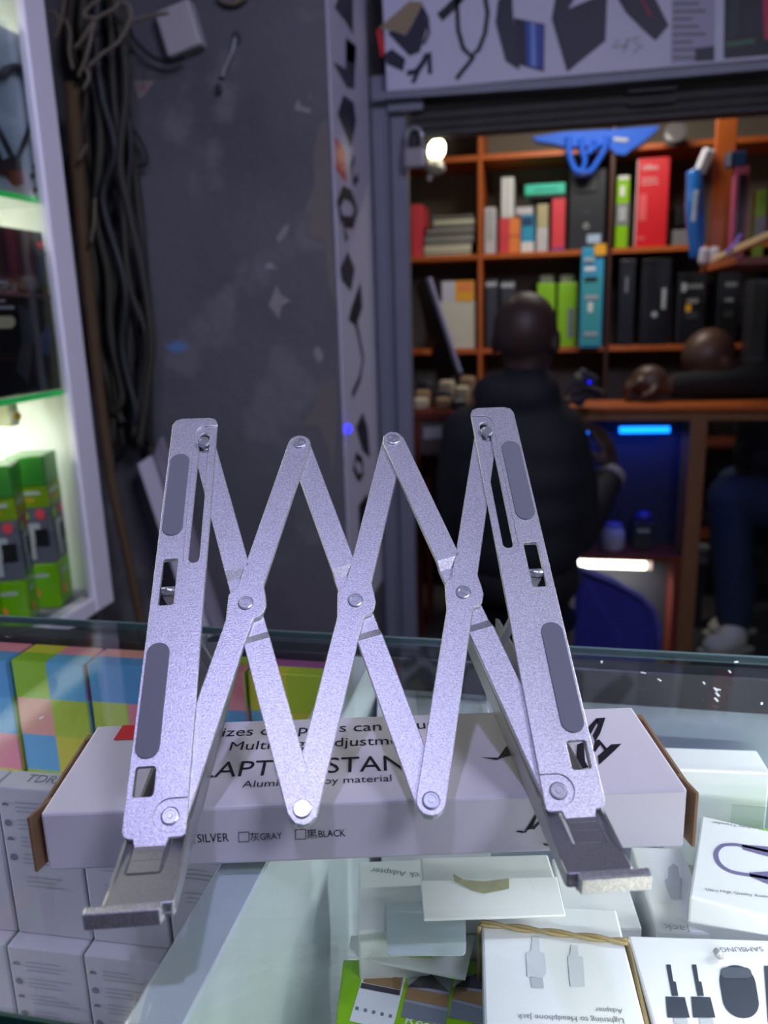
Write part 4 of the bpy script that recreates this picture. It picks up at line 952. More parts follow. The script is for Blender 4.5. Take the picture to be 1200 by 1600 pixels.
for i in range(3):
    uc = (i - 1) * S; fl_ = 1 if i != 1 else 0        # the middle cross lies one layer lower
    # forward arm: bottom-left to top-right
    plate('scissor_arm', [bar_outline(uc - S / 2, 0, uc + S / 2, TP, AW, (PV / TP, 0.0062))], TH - 0.0001, 0.00035, W_(-TH * (2 - fl_)), M_alu, st)
    # crossing arm: stepped down in its middle to pass behind
    u0, v0, u1, v1 = uc + S / 2, 0.0, uc - S / 2, TP
    d = Vector((u1 - u0, v1 - v0)); L = d.length; d.normalize(); p = Vector((-d.y, d.x)); h = AW / 2
    zt_ = -TH * (2 - fl_); zm = zt_ - TH
    lc = L * PV / TP
    mb = MB()
    stations = [(0.0, zt_), (lc - 0.0192, zt_), (lc - 0.0150, zm), (lc + 0.0150, zm), (lc + 0.0192, zt_), (L, zt_)]
    prof = [0.62, 1, 1, 1, 1, 0.62]
    secs = []
    for (s_, z_) in ([(-h * 0.98, zt_), (-h * 0.72, zt_)] + stations + [(L + h * 0.72, zt_), (L + h * 0.98, zt_)]):
        ww = h
        if s_ < 0: ww = math.sqrt(max(1e-8, h * h - s_ * s_))
        if s_ > L: ww = math.sqrt(max(1e-8, h * h - (s_ - L) ** 2))
        c_ = Vector((u0, v0)) + d * s_
        A = c_ + p * ww; B = c_ - p * ww
        z2 = z_ + TH - 0.0001; e = 0.0003
        Ai = c_ + p * (ww - e); Bi = c_ - p * (ww - e)
        secs.append([mb.bm.verts.new(q) for q in ((A.x, A.y, z_), (A.x, A.y, z2 - e), (Ai.x, Ai.y, z2), (Bi.x, Bi.y, z2), (B.x, B.y, z2 - e), (B.x, B.y, z_))])
    for a, b in zip(secs, secs[1:]):
        for k in range(6): mb.bm.faces.new((a[k], a[(k + 1) % 6], b[(k + 1) % 6], b[k]))
    mb.bm.faces.new(secs[0]); mb.bm.faces.new(secs[-1][::-1])
    mb.build('crossing_arm', M_alu, st, local=True, M=SPM)
RV = [(0.0, 0.00075), (0.0009, 0.00075), (0.0011, 0.00060), (0.0019, 0.00060), (0.0021, 0.0008), (0.0027, 0.0008), (0.0032, 0.0006), (0.0034, 0.0002), (0.0034, -0.0012)]
RF = [(0.0, 0.0011), (0.0030, 0.0011), (0.0034, 0.0007), (0.0036, -0.0012)]
def rivet(u, v, z, prof=RV): MB().lathe(prof, SPM @ Matrix.Translation((u, v, z)), 28).build('rivet', M_rivet, st, smooth=False, local=True)
rivet(-1.5 * S, 0, 0.0016, RV); rivet(1.5 * S, 0, 0.0016, RV)
rivet(-0.5 * S, 0, 0, RF); rivet(0.5 * S, 0, 0)
for i in range(3): rivet((i - 1) * S, PV, 0 if i != 1 else -TH)
rivet(-0.5 * S, TP, 0); rivet(0.5 * S, TP, 0)
for sx in (-1, 1):
    mb = MB(); M = SPM @ Matrix.Translation((sx * 1.5 * S, TP, 0))
    mb.lathe([(0.0020, -0.001), (0.0020, 0.0030), (0.0030, 0.0030), (0.0030, 0.0042), (0.0027, 0.0045), (0.0018, 0.0045), (0.0016, 0.0042), (0.0, 0.0042)], M, 24)
    mb.build('slider_pin', M_rivet, st, local=True)

# ------------------------------------------------------------------ inside the shop: orange shelf unit on the back wall
YSH = 3.50
def sp_(px, py, y=YSH): return at(px, py, Y=y)
su = thing('shelf_unit', 'orange wooden shelf unit across the back of the shop', 'shelf', (0.3, 3.65, 0))
ZA, ZBt, ZT0 = 1.492, 1.105, 1.875
for i, z in enumerate((0.30, 0.70, ZBt, ZA, ZT0)):
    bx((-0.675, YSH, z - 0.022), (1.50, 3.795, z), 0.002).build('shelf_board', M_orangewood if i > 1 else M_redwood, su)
for x in (-0.675, -0.312, 0.2085, 0.86, 1.48):
    bx((x, YSH - 0.004, 0), (x + 0.018, 3.795, 2.30), 0.002).build('upright', M_orangewood if abs(x + 0.312) < 0.01 else mat('shaded_upright', (70, 36, 24), 0.5), su)  # uprights away from the bulb get a darker colour for their shade
bx((-0.67, 3.785, 0), (1.50, 3.795, 2.30)).build('back_board', mat('shelf_back', (112, 104, 92), 0.7), su)

def item(name, label, px0, py0, px1, py1, zb_, m, cat='box', depth=0.16, y=None, group=None, rot=0.0, bev=0.003):
    """package on a shelf: width and height as seen, standing on zb_"""
    y = y if y is not None else YSH + 0.02
    a = at(px0, py1, Y=y); b = at(px1, py0, Y=y)
    h = max(0.008, b.z - a.z); W = b.x - a.x
    t = thing(name, label, cat, ((a.x + b.x) / 2, y + depth / 2, zb_ + 0.0005), rot, group)
    MB().box((0, 0, h / 2), (W, depth, h), bevel=bev, seg=2).build('body', m, t, local=True)
    t['w'] = W; t['h'] = h; t['d'] = depth
    return t
NDEC = {}
def deco(t, nm, x0, z0, x1, z1, m, lift=0.0012):
    """printed field on the front of an item; 0..1 across and up"""
    NDEC[t] = NDEC.get(t, 0) + 1; lift += 0.0008 * NDEC[t]
    W, h, d = t['w'], t['h'], t['d']; F = -d / 2 - lift
    return MB().poly([(W * (x0 - .5), F, h * z0), (W * (x1 - .5), F, h * z0), (W * (x1 - .5), F, h * z1), (W * (x0 - .5), F, h * z1)]).build(nm, m, t, local=True)
def dtext(t, s, x0, x1, z, m, st=1.0):
    W, h, d = t['w'], t['h'], t['d']; F = -d / 2
    f = WM[t].to_3x3() @ Vector((0, -1, 0))
    text_fit('lettering', s, WM[t] @ Vector((W * (x0 - .5), F, h * z)), WM[t] @ Vector((W * (x1 - .5), F, h * z)), f, m, t, st, 0.0062)
M_signwhite = mat('white_print', (232, 230, 232), 0.5)
# upper left bay
item('red_folder', 'upright red box at the left end of the upper shelf', 643, 315, 659, 398, ZA, M_redpink, depth=0.2)
sl_cols = [((216, 212, 190), 376, 396), ((150, 150, 148), 350, 369), ((110, 46, 46), 343, 349), ((170, 168, 166), 331, 341), ((140, 138, 138), 319, 329), ((224, 224, 196), 301, 313), ((120, 118, 112), 289, 300)]
labs = ['thick cream slab at the bottom of the laptop stack', 'wide grey laptop in the stack above the cream slab', 'thin dark red notebook inside the laptop stack', 'silver laptop lying on the dark red notebook', 'grey laptop under the pale slab in the stack', 'pale cream slab near the top of the laptop stack', 'dim grey laptop on top of the stack']
z = ZA
for i, (c, y0, y1) in enumerate(sl_cols):
    off = [(661, 735), (662, 739), (664, 740), (664, 741), (674, 741), (675, 741), (673, 739)][i]
    a = at(off[0], y1, Y=YSH); b = at(off[1], y0, Y=YSH); h = b.z - a.z
    t = thing('stacked_laptop', labs[i], 'laptop', ((a.x + b.x) / 2, YSH + 0.13, z + 0.0005), 0, 'stack of laptops on the upper shelf')
    MB().box((0, 0, h / 2), (b.x - a.x, 0.22, h), bevel=0.004, seg=2).build('lid', mat('laptop_shell_%d' % i, c, 0.4, 0.1), t, local=True)
    MB().box((0, 0.0, h * 0.28), (b.x - a.x + 0.0012, 0.2205, h * 0.12)).build('seam', M_dgrey, t, local=True)
    z += h + 0.001
# upper middle bay
t = item('white_case', 'upright white case beside the shelf divider', 757, 298, 775, 372, ZA, M_card); deco(t, 'label', .25, .3, .75, .95, M_pale_ink)
t = item('coral_box', 'coral and orange box holding up a white case on the shelf', 780, 333, 813, 389, ZA, M_orange); deco(t, 'coral_field', 0, .0, .5, 1, M_redpink); deco(t, 'seam', 0, .48, 1, .51, M_redpink)
zc = ZA + t['h'] + 0.001
t = item('white_case', 'upright white case standing on the coral box', 783, 266, 803, 331, zc, M_white); deco(t, 'groove', .45, .03, .52, .97, M_pale_ink)
t = item('blue_box', 'small blue and white box between the coral and beige boxes', 814, 329, 835, 388, ZA, M_cyan); deco(t, 'white_field', .0, .0, 1, .28, M_signwhite); deco(t, 'navy_field', .1, .72, .9, .95, M_navy)
zbb = ZA + t['h'] + 0.001
t = item('white_gadget', 'small white gadget lying on top of the blue box', 806, 314, 833, 328, zbb, M_card)
t = item('beige_box', 'narrow beige box beside the blue box', 838, 312, 857, 387, ZA, mat('beige_carton', (186, 176, 140), 0.5)); deco(t, 'white_field', 0, .0, 1, .5, M_card); zb1 = ZA + t['h'] + 0.001
t = item('pink_box', 'pinkish red box next to the black computer tower', 861, 304, 884, 387, ZA, M_redpink); deco(t, 'violet_field', 0, 0, 1, .06, mat('violet', (120, 60, 150), 0.5)); zb2 = ZA + t['h'] + 0.001
t = item('black_slab', 'flat black slab under the turquoise box', 829, 291, 886, 301, max(zb1, zb2), M_black); zb3 = max(zb1, zb2) + t['h'] + 0.001
t = item('turquoise_box', 'flat turquoise box lying on top of the shelf packages', 820, 267, 884, 288, zb3, M_teal); deco(t, 'lettering_bar', .25, .4, .8, .52, mat('teal_ink', (40, 150, 130), 0.5))
# computer tower
t = item('computer_tower', 'black computer tower with ring logo on the upper shelf', 888, 262, 948, 390, ZA, mat('tower_black', (52, 54, 62), 0.35), 'computer', depth=0.24)
W, h, d = t['w'], t['h'], t['d']
MB().box((-0.005, -d / 2 - 0.004, h * .82), (W * .62, 0.008, h * .20), bevel=0.003).build('drive_bezel', M_dgrey, t, local=True)
MB().lathe([(0.010, 0), (0.010, 0.003), (0.0075, 0.003), (0.0075, 0)], Matrix.Translation((W * -0.02, -d / 2, h * .30)) @ Matrix.Rotation(90 * D2R, 4, 'X'), 20).build('ring_logo', M_signwhite, t, local=True)
MB().lathe([(0.012, 0), (0.012, 0.003), (0, 0.003)], Matrix.Translation((W * -0.02, -d / 2, h * .47)) @ Matrix.Rotation(90 * D2R, 4, 'X'), 20).build('power_button', M_dgrey, t, local=True)
deco(t, 'sticker', .52, .08, .90, .19, mat('pale_blue_sticker', (178, 196, 222), 0.5))
# blue plastic bag draped from the top board
bb = thing('blue_plastic_bag', 'bright blue plastic bag spilling over the top shelf with hanging handles', 'bag', (0.15, YSH + 0.05, ZT0 - 0.1))
yb_ = YSH - 0.02
MB().slab([at(*p, Y=yb_) for p in [(832, 214), (880, 206), (960, 202), (1030, 196), (1026, 204), (1004, 222), (986, 234), (976, 242), (962, 240), (952, 230), (930, 228), (885, 229), (862, 224), (838, 220)]], (0, 0.05, 0)).build('bag_body', M_bluebag, bb)
def hb(pts, r): MB().tube(smooth_path([at(*p, Y=yb_ - 0.01) for p in pts], 5), r, 8).build('handle', M_bluebag, bb, smooth=True)
hb([(888, 214), (889, 236), (894, 256), (902, 268), (912, 266)], 0.012)
hb([(908, 216), (910, 236), (914, 252), (908, 268), (898, 266)], 0.011)
hb([(950, 214), (944, 234), (934, 252), (922, 268), (910, 270)], 0.012)
hb([(928, 218), (922, 232), (918, 240), (926, 234), (938, 224)], 0.009)
MB().ball(at(912, 274, Y=yb_ - 0.012), (0.032, 0.02, 0.014), 12).build('knot', mat('dark_blue_film', (20, 40, 100), 0.5), bb, smooth=True)
MB().slab([at(*p, Y=yb_ - 0.004) for p in [(958, 214), (982, 216), (980, 222), (960, 220)]], (0, 0.002, 0)).build('bag_print', M_pale_ink, bb)
# upper right bay
t = item('green_pack', 'narrow lime green package beside the black computer tower', 961, 268, 985, 382, ZA, M_lime); deco(t, 'photo_band', 0, .32, 1, .62, M_mgrey); deco(t, 'photo_spot', .2, .38, .8, .58, M_pale_ink); deco(t, 'cap', .1, .95, .9, 1.0, M_signwhite); deco(t, 'lettering_bar', .25, .72, .6, .86, M_signwhite)
t = item('red_box', 'tall red box with white lettering on the upper shelf', 996, 233, 1052, 376, ZA, mat('bright_red_carton', (222, 22, 40), 0.4), depth=0.2, rot=-5 * D2R)
MB().box((-t['w'] / 2 - 0.002, 0, t['h'] / 2), (0.004, t['d'] - .01, t['h'] * .98)).build('white_side', M_card, t, local=True)
dtext(t, 'Office', .14, .62, .865, M_signwhite, 1.1); dtext(t, 'SCHOOL', .12, .62, .745, M_signwhite, 1.1)
deco(t, 'underline', .12, .71, .64, .718, M_signwhite); deco(t, 'fine_print', .08, .3, .32, .60, mat('soft_red_ink', (232, 90, 96), 0.5)); deco(t, 'fine_print', .06, .08, .3, .12, mat('soft_red_ink', (232, 90, 96), 0.5))
t = item('black_cylinder_pack', 'black package in shadow beside the tall red box', 1055, 318, 1082, 350, ZA + 0.06, M_black)
t.location.z = ZA + 0.0005 + 0.075; WM[t] = Matrix.Translation(t.location)
t = item('grey_case', 'flat grey case lying beside the tall red box', 1051, 349, 1084, 375, ZA, M_mgrey)
# spool on the top board
o = MB().lathe([(0.03, 0), (0.042, 0.004), (0.03, 0.012), (0.03, 0.03), (0.042, 0.038), (0.03, 0.042), (0, 0.042)], Matrix.Translation(at(1054, 214, Y=3.46)) @ Matrix.Rotation(70 * D2R, 4, 'X'), 20).build('tape_roll', mat('smoky_roll', (96, 92, 96), 0.3)); tag(o, 'dim roll of tape hanging above the tall red box', 'tape roll')

# side shelf on the right wall with an upright orange board
XS = at(1104, 410, Y=3.08).x; zS = at(1104, 416, Y=3.08).z
ss = thing('side_shelf', 'orange side shelf with a pale wooden edge on the right wall', 'shelf', (XS + 0.3, 2.9, zS - 0.02))
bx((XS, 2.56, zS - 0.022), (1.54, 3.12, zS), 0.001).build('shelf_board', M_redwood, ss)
bx((XS - 0.012, 2.56, zS - 0.020), (XS - 0.001, 3.12, zS + 0.002), 0.002).build('front_edge', M_orangewood, ss)
a = at(1112, 410, Y=3.08); b = at(1136, 190, Y=3.08)
bx((XS + 0.002, 3.07, zS), (XS + 0.068, 3.09, 2.02), 0.002).build('upright_board', M_orangewood, ss)
def sitem(name, label, px0, py0, px1, py1, y, m, cat='box', depth=0.05, z0=None):
    t = item(name, label, px0, py0, px1, py1, z0 if z0 is not None else zS, m, cat, depth, y); return t
t = sitem('pink_pack', 'tall pink blister pack on the side shelf', 1142, 216, 1176, 372, 2.99, mat('pink_card', (170, 76, 112), 0.5)); deco(t, 'dark_window', .28, .25, .82, .92, M_black); deco(t, 'violet_tag', .1, .06, .6, .12, M_purple_ink)
zz = zS + t['h'] + .002
t = sitem('navy_box', 'dark blue box on top of the pink blister pack', 1140, 188, 1172, 214, 2.99, M_navy, z0=zz); deco(t, 'white_edge', 0, 0, .14, 1, M_pale_ink)
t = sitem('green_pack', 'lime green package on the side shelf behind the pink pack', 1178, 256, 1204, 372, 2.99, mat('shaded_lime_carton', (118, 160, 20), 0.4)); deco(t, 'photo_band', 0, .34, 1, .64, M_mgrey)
A, B = at(1098, 414, Y=3.05), at(1225, 358, Y=2.72); dL = B - A
o = MB().box((A + B) / 2, (0.020, 0.026, dL.length), dL.to_track_quat('Z', 'X').to_matrix().to_4x4(), 0.003).build('wooden_lath', M_palewood); tag(o, 'pale wooden lath slanting up along the side shelf', 'lath')
# blue film bag hanging at the side shelf
bf = thing('blue_film_bag', 'shiny blue plastic pack hanging left of the orange upright board', 'bag', at(1086, 404, Y=3.04))
ctr = [(1082, 266), (1086, 290), (1086, 330), (1088, 370), (1087, 404)]
mb = MB(); mb.tube(smooth_path([at(*p, Y=3.04) for p in ctr], 5), [0.020 + 0.012 * math.sin(i * 0.16) for i in range(21)], 10)
mb.build('film', mat('glossy_blue_film', (40, 110, 196), 0.2, coat=0.4), bf, smooth=True)
MB().box(at(1086, 322, Y=2.995), (0.014, 0.006, 0.10), (0, 0.05, 0), 0.002).build('silver_label', mat('silver_label', (190, 200, 216), 0.3), bf)
o = MB().box(at(1101, 252, Y=3.06), (0.036, 0.04, 0.08), (0.2, 0.3, 0.2), 0.006).build('white_adapter', M_card); tag(o, 'white power adapter wedged beside the orange upright board', 'adapter')
for (px, py, lb) in ((1100, 392, 'pale plug lying at the tip of the side shelf'), (1116, 386, 'rounded cream plug beside the orange upright board')):
    p = at(px, py, Y=3.0); o = MB().box((p.x, 3.0, zS + 0.030), (0.030, 0.03, 0.056), (0, 0.1, 0), 0.010, 3).build('plug', M_card); tag(o, lb, 'plug')
o = MB().tube([at(1134, 396, Y=2.9), at(1150, 380, Y=2.9), at(1158, 366, Y=2.9)], 0.006, 8).build('pen', mat('violet_pen', (130, 120, 220), 0.3)); tag(o, 'slim violet pen sticking up on the side shelf', 'pen')

# lower row on the shelf
t = item('white_orange_box', 'white and orange box on top of the cream box', 690, 428, 741, 462, ZBt + 0.198, M_card); deco(t, 'orange_field', .42, 0, 1, 1, M_yellow); deco(t, 'pale_orange_field', .5, .45, .95, .95, M_orange)
t = item('cream_box', 'large cream box on the lower shelf', 687, 464, 742, 540, ZBt, M_white2)
for k, (x0, x1, lb) in enumerate(((757, 778, 'dark grey handset nearest the shelf upright'), (780, 806, 'dark grey handset beside the seated head'))):
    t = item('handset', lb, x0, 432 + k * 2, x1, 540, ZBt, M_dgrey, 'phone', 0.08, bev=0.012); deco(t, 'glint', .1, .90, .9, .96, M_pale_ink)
for k, (x0, x1, lb) in enumerate(((838, 868, 'lime green package left of its twin on the lower shelf'), (870, 902, 'lime green package touching the tall blue box'))):
    t = item('green_pack', lb, x0, 440, x1, 541, ZBt, M_lime); deco(t, 'photo_band', .55, .15, .9, .6, M_mgrey)
    MB().box((0, 0.02, t['h'] + 0.018), (t['w'] * .8, 0.04, 0.036), bevel=0.008).build('white_cap', M_white2, t, local=True)
t = item('blue_tall_box', 'tall light blue box with a yellow corner in front of the lower shelf', 905, 382, 945, 540, ZBt, M_cyan, depth=0.10, y=YSH - 0.1)
t.location.z = ZBt + 0.0005
deco(t, 'teal_field', .08, .03, .92, .72, mat('teal_field', (60, 160, 170), 0.5)); deco(t, 'dark_stripe', .15, .66, .72, .71, M_black); deco(t, 'white_lettering', .15, .77, .62, .81, M_signwhite); deco(t, 'white_icon', .34, .36, .56, .46, M_signwhite)
deco(t, 'white_lettering', .2, .49, .78, .53, M_pale_ink); deco(t, 'white_lettering', .2, .12, .8, .16, M_pale_ink); deco(t, 'yellow_corner', .55, .92, 1.05, 1.03, M_yellow, 0.003); deco(t, 'lettering_bar', .1, .86, .55, .90, M_pale_ink)
# black computer cases
for k, (x0, x1, y0, lb) in enumerate(((963, 994, 410, 'black computer case beside the tall blue box'), (997, 1050, 409, 'wide black computer case with a silver handle'))):
    t = item('computer_case', lb, x0, y0, x1, 545, ZBt, mat('case_black', (26, 28, 36), 0.3), 'computer', 0.2)
    if k: deco(t, 'silver_handle', .72, .42, .86, .66, M_pale_ink); MB().lathe([(0.012, 0), (0.012, 0.004), (0, 0.004)], Matrix.Translation((t['w'] * .0, -t['d'] / 2, t['h'] * .36)) @ Matrix.Rotation(90 * D2R, 4, 'X'), 14).build('button', M_pale_ink, t, local=True)
    else: deco(t, 'silver_strip', .4, .62, .55, .80, M_mgrey)
for k, (x0, x1, y0, lb) in enumerate(((1054, 1106, 432, 'black accessory box with white print and a yellow spot'), (1116, 1158, 430, 'black accessory box partly behind the bald man'))):
    t = item('accessory_box', lb, x0, y0, x1, 545, ZBt, mat('matt_black_carton', (24, 24, 30), 0.4), depth=0.12)
    dtext(t, 'HDD', .34, .72, .58, M_signwhite, 1.2); deco(t, 'lettering_bar', .3, .78, .85, .84, M_mgrey); deco(t, 'lettering_bar', .3, .36, .75, .46, M_dgrey); deco(t, 'edge_line', .02, .05, .07, .9, M_dgrey)
    if not k: deco(t, 'yellow_spot', .3, .46, .48, .56, M_yellow); deco(t, 'white_spot', .12, .74, .28, .86, M_pale_ink)
t = item('ribbed_case', 'tall grey ribbed computer case at the right end of the lower shelf', 1162, 436, 1230, 640, 0.862, M_dgrey, 'computer', 0.13, y=3.33)
for k in range(9): MB().box((-t['w'] * .02 + t['w'] * .05 * k, -t['d'] / 2 - 0.003, t['h'] * .5), (t['w'] * .02, 0.006, t['h'] * .85)).build('rib', M_black, t, local=True)
t['w'] = t['w']
for ob in list(bpy.data.objects):
    for kk in ('w', 'h', 'd'):
        if kk in ob.keys(): del ob[kk]
rk = thing('rack_stand', 'dark stand that carries the ribbed computer case', 'stand', (0.80, 3.3, 0))
bx((0.72, 3.31, 0.84), (1.3, 3.48, 0.862)).build('top', M_black, rk)
for x in (0.74, 1.26):
    for y in (3.32, 3.45): bx((x, y, 0), (x + 0.025, y + 0.025, 0.84)).build('leg', M_black, rk)

# slanted flat monitor at the left, seen nearly edge-on
mo = thing('monitor', 'black flat monitor tilted in front of the left shelf bay', 'monitor', at(700, 640, Y=3.1))
A, B = at(671, 434, Y=3.05), at(719, 582, Y=3.05)
C_, Dd = at(655, 445, Y=3.35), at(690, 600, Y=3.35)
MB().slab([A, B, Dd, C_], (-0.012, -0.004, 0)).build('screen', M_black, mo)
MB().tube([A, B], 0.008, 8).build('bezel_edge', mat('silver_bezel', (150, 150, 176), 0.4, 0.3), mo)
MB().tube([B, B + Vector((-0.06, 0.1, -0.16)), Vector((B.x - 0.06, B.y + 0.1, at(680, 640, Y=2.9).z + 0.001))], 0.012, 8).build('stand', M_black, mo)
# clutter below the monitor: small parts on the middle shelf
dk = thing('side_table', 'dark reddish small table under the clutter at the left doorway edge', 'table', (-0.34, 2.95, 0))
zD = at(680, 640, Y=2.9).z
bx((-0.50, 2.84, zD - 0.03), (-0.16, 3.15, zD), 0.002).build('top', M_redwood, dk)
bx((-0.48, 2.86, zD - 0.16), (-0.18, 2.875, zD - 0.03)).build('apron', mat('grey_apron', (96, 84, 80), 0.6), dk)
for x in (-0.49, -0.19):
    for y in (2.85, 3.11): bx((x, y, 0), (x + 0.025, y + 0.025, zD - 0.03)).build('leg', M_redwood, dk)
rc_ = random.Random(5)
for k in range(11):
    x = -0.47 + (k % 4) * 0.075 + rc_.uniform(-.01, .01); y = 2.90 + (k // 4) * 0.07; z0 = zD + 0.0005
    hgt = rc_.uniform(0.03, 0.05) + (k // 4) * 0.03
    o = MB().box((x, y, z0 + hgt / 2), (0.058, 0.05, hgt), (0, 0, rc_.uniform(-.4, .4)), 0.014, 3).build('small_part', [mat('cream_part', (200, 190, 160), 0.5), mat('tan_part', (160, 130, 96), 0.6), M_dgrey][k % 3])
    tag(o, ['cream', 'tan', 'dark grey'][k % 3] + ' rounded small part in the pile under the monitor', 'part', 'pile of small parts under the monitor')
p = at(668, 560, Y=3.0)
o = MB().box((p.x, 3.30, ZBt + 0.05), (0.05, 0.04, 0.10), (0, 0.15, 0), 0.012, 3).build('white_adapter', M_white2); o.location = (p.x - 0.03, 3.56, ZBt + 0.0005); tag(o, 'cream rounded adapter behind the tilted monitor', 'adapter')
t = thing('label_strip', 'white label with violet print on the side table apron', 'label', at(676, 680, Y=2.858))
MB().slab([at(662, 668, Y=2.858), at(690, 666, Y=2.858), at(690, 684, Y=2.858), at(662, 686, Y=2.858)], (0, -0.002, 0)).build('paper', M_pale_ink, t)

# bulb in the doorway
pbul = at(682, 234, Y=2.62)
bu = thing('light_bulb', 'glowing bulb in a white holder just inside the doorway', 'bulb', (pbul.x, pbul.y, pbul.z - 0.05))
MB().ball(pbul, (0.026, 0.026, 0.032), 16, (0, 0.4, 0)).build('glass', mat('glowing_bulb', (255, 250, 220), 0.4, emit=(255, 248, 205), estr=14), bu, smooth=True)
q = at(680, 263, Y=2.62)
MB().tube([pbul + Vector((0.006, 0, -0.025)), q + Vector((0, 0, 0.01)), q, q + Vector((0, 0, -0.018))], [0.020, 0.030, 0.034, 0.020], 14).build('holder', mat('white_holder', (196, 192, 180), 0.4), bu, smooth=True)
MB().tube([q + Vector((-0.012, 0, -0.012)), q + Vector((-0.02, 0, -0.035))], 0.008, 8).build('cord_grip', MATS['white_holder'], bu, smooth=True)
MB().tube([q + Vector((0.0, -0.035, 0.002)), q + Vector((0.01, -0.034, 0.012))], 0.004, 6).build('switch', M_black, bu)
MB().tube([q, (q.x - 0.05, 2.60, q.z + 0.15), (q.x - 0.06, 2.56, 1.9)], 0.004, 6).build('cord', M_cabdark, bu)
lamp('bulb_light', 'POINT', (pbul.x, pbul.y - 0.005, pbul.z + 0.002), 3.0, (1.0, 0.95, 0.8), 0.03)

# ------------------------------------------------------------------ wooden glass showcase in the shop
YC = 2.75
zt0 = 0.945
sw = thing('wooden_showcase', 'wood framed glass showcase with blue and white tube lights', 'showcase', (0.55, 2.86, 0))
bx((-0.12, YC - 0.02, zt0 - 0.018), (1.45, 2.93, zt0), 0.002).build('top_board', M_orangewood, sw)
xp0, xp1 = at(1070, 800, Y=YC).x, at(1096, 800, Y=YC).x
for (x0, x1, m) in ((-0.12, -0.07, M_tanwood), (xp0, xp1, M_tanwood), (1.38, 1.45, M_tanwood)):
    bx((x0, YC - 0.005, 0.0), (x1, YC + 0.035, zt0 - 0.018), 0.002).build('post', m, sw)
for (x0, x1) in ((-0.12, -0.08), (xp0, xp1), (1.38, 1.42)):
    bx((x0, 2.90, 0.0), (x1, 2.925, zt0 - 0.018), 0.002).build('post', M_tanwood, sw)
bx((-0.07, YC, zt0 - 0.050), (1.38, YC + 0.02, zt0 - 0.019), 0.002).build('front_rail', M_tanwood, sw)
zs2 = at(1000, 868, Y=YC).z
bx((-0.07, YC, zs2 - 0.018), (xp0, 2.90, zs2), 0.002).build('shelf', M_redwood, sw)
bx((-0.07, 2.905, zs2), (xp0, 2.915, zt0 - 0.02)).build('back_panel', mat('dark_blue_back', (44, 44, 66), 0.5), sw)
bx((-0.07, 2.905, 0.0), (xp0, 2.915, zs2 - 0.02)).build('back_panel', mat('grey_back', (70, 72, 80), 0.5), sw)
bx((xp0 - 0.022, YC, 0.0), (xp0 - 0.001, 2.90, zs2 - 0.018)).build('partition', M_redwood, sw)
bx((-0.07, YC + 0.006, zs2 + 0.002), (xp0 - 0.001, YC + 0.010, zt0 - 0.052)).build('glass_pane', M_glass2, sw)
bx((xp1 + 0.001, YC + 0.006, 0.06), (1.379, YC + 0.010, zt0 - 0.052)).build('glass_pane', M_glass2, sw)
M_blue = mat('blue_tube', (40, 120, 255), 0.4, emit=(10, 110, 255), estr=5)
M_wtube = mat('white_tube', (255, 250, 235), 0.4, emit=(255, 248, 228), estr=6)
yt = YC + 0.04
A, B = at(968, 672, Y=yt), at(1046, 671, Y=yt)
tb = thing('blue_tube_light', 'glowing blue tube light under the showcase top', 'tube light', (A + B) / 2)
MB().tube([A, B], 0.011, 12).build('tube', M_blue, tb, smooth=True)
MB().box((A + B) / 2 + Vector((0, 0.012, 0.016)), ((B - A).length + 0.02, 0.03, 0.012), bevel=0.002).build('holder', M_dgrey, tb)
lamp('blue_tube_glow', 'AREA', ((A + B) / 2 + Vector((0, 0.03, -0.016))), 0.45, (0.04, 0.10, 1.0), 0.30, (0, 0, 0), 0.04)
p = at(915, 673, Y=yt)
o = MB().ball(p, 0.013, 12).build('blue_indicator_lamp', M_blue, smooth=True); tag(o, 'round blue lamp beside the seated man under the showcase top', 'lamp')
p2 = at(937, 689, Y=yt + 0.05)
o = MB().ball(p2, 0.007, 10).build('blue_indicator_lamp', mat('deep_blue_led', (20, 20, 255), 0.3, emit=(20, 20, 255), estr=3), smooth=True); tag(o, 'tiny deep blue lamp near the raised hand', 'lamp')
A, B = at(893, 880, Y=yt), at(1018, 884, Y=yt)
tw_ = thing('white_tube_light', 'glowing white tube light under the lower showcase shelf', 'tube light', (A + B) / 2)
MB().tube([A, A + (B - A) * .93], 0.0145, 12).build('tube', M_wtube, tw_, smooth=True)
MB().tube([A + (B - A) * .93, B], 0.015, 12).build('end_cap', mat('tube_cap', (220, 196, 180), 0.4, emit=(255, 230, 210), estr=0.8), tw_, smooth=True)
lamp('white_tube_glow', 'AREA', ((A + B) / 2 + Vector((0, 0.02, -0.022))), 0.7, (1.0, 0.97, 0.9), 0.25, (0, 0, 0), 0.03)
p = at(957, 861, Y=YC + 0.07)
jr = thing('white_jar', 'rounded white jar on the blue-lit showcase shelf', 'jar', (p.x, p.y, zs2 + 0.0005))
MB().lathe([(0.0, 0), (0.034, 0), (0.040, 0.01), (0.040, 0.055), (0.034, 0.075), (0.028, 0.082), (0.0, 0.082)], seg=20).build('jar_body', mat('jar_white', (190, 186, 210), 0.4), jr, smooth=True, local=True)
MB().lathe([(0.030, 0.078), (0.030, 0.094), (0.0, 0.094)], seg=20).build('lid', M_blue if False else mat('jar_lid', (120, 116, 190), 0.4), jr, smooth=True, local=True)
p = at(1005, 820, Y=YC + 0.09)
dv_ = thing('small_device', 'small device with a dome on the blue-lit showcase shelf', 'device', (p.x, p.y, zs2 + 0.0005))
bx((p.x - 0.035, p.y - 0.02, zs2 + 0.0005), (p.x + 0.035, p.y + 0.03, zs2 + 0.10), 0.006).build('device_body', M_dgrey, dv_)
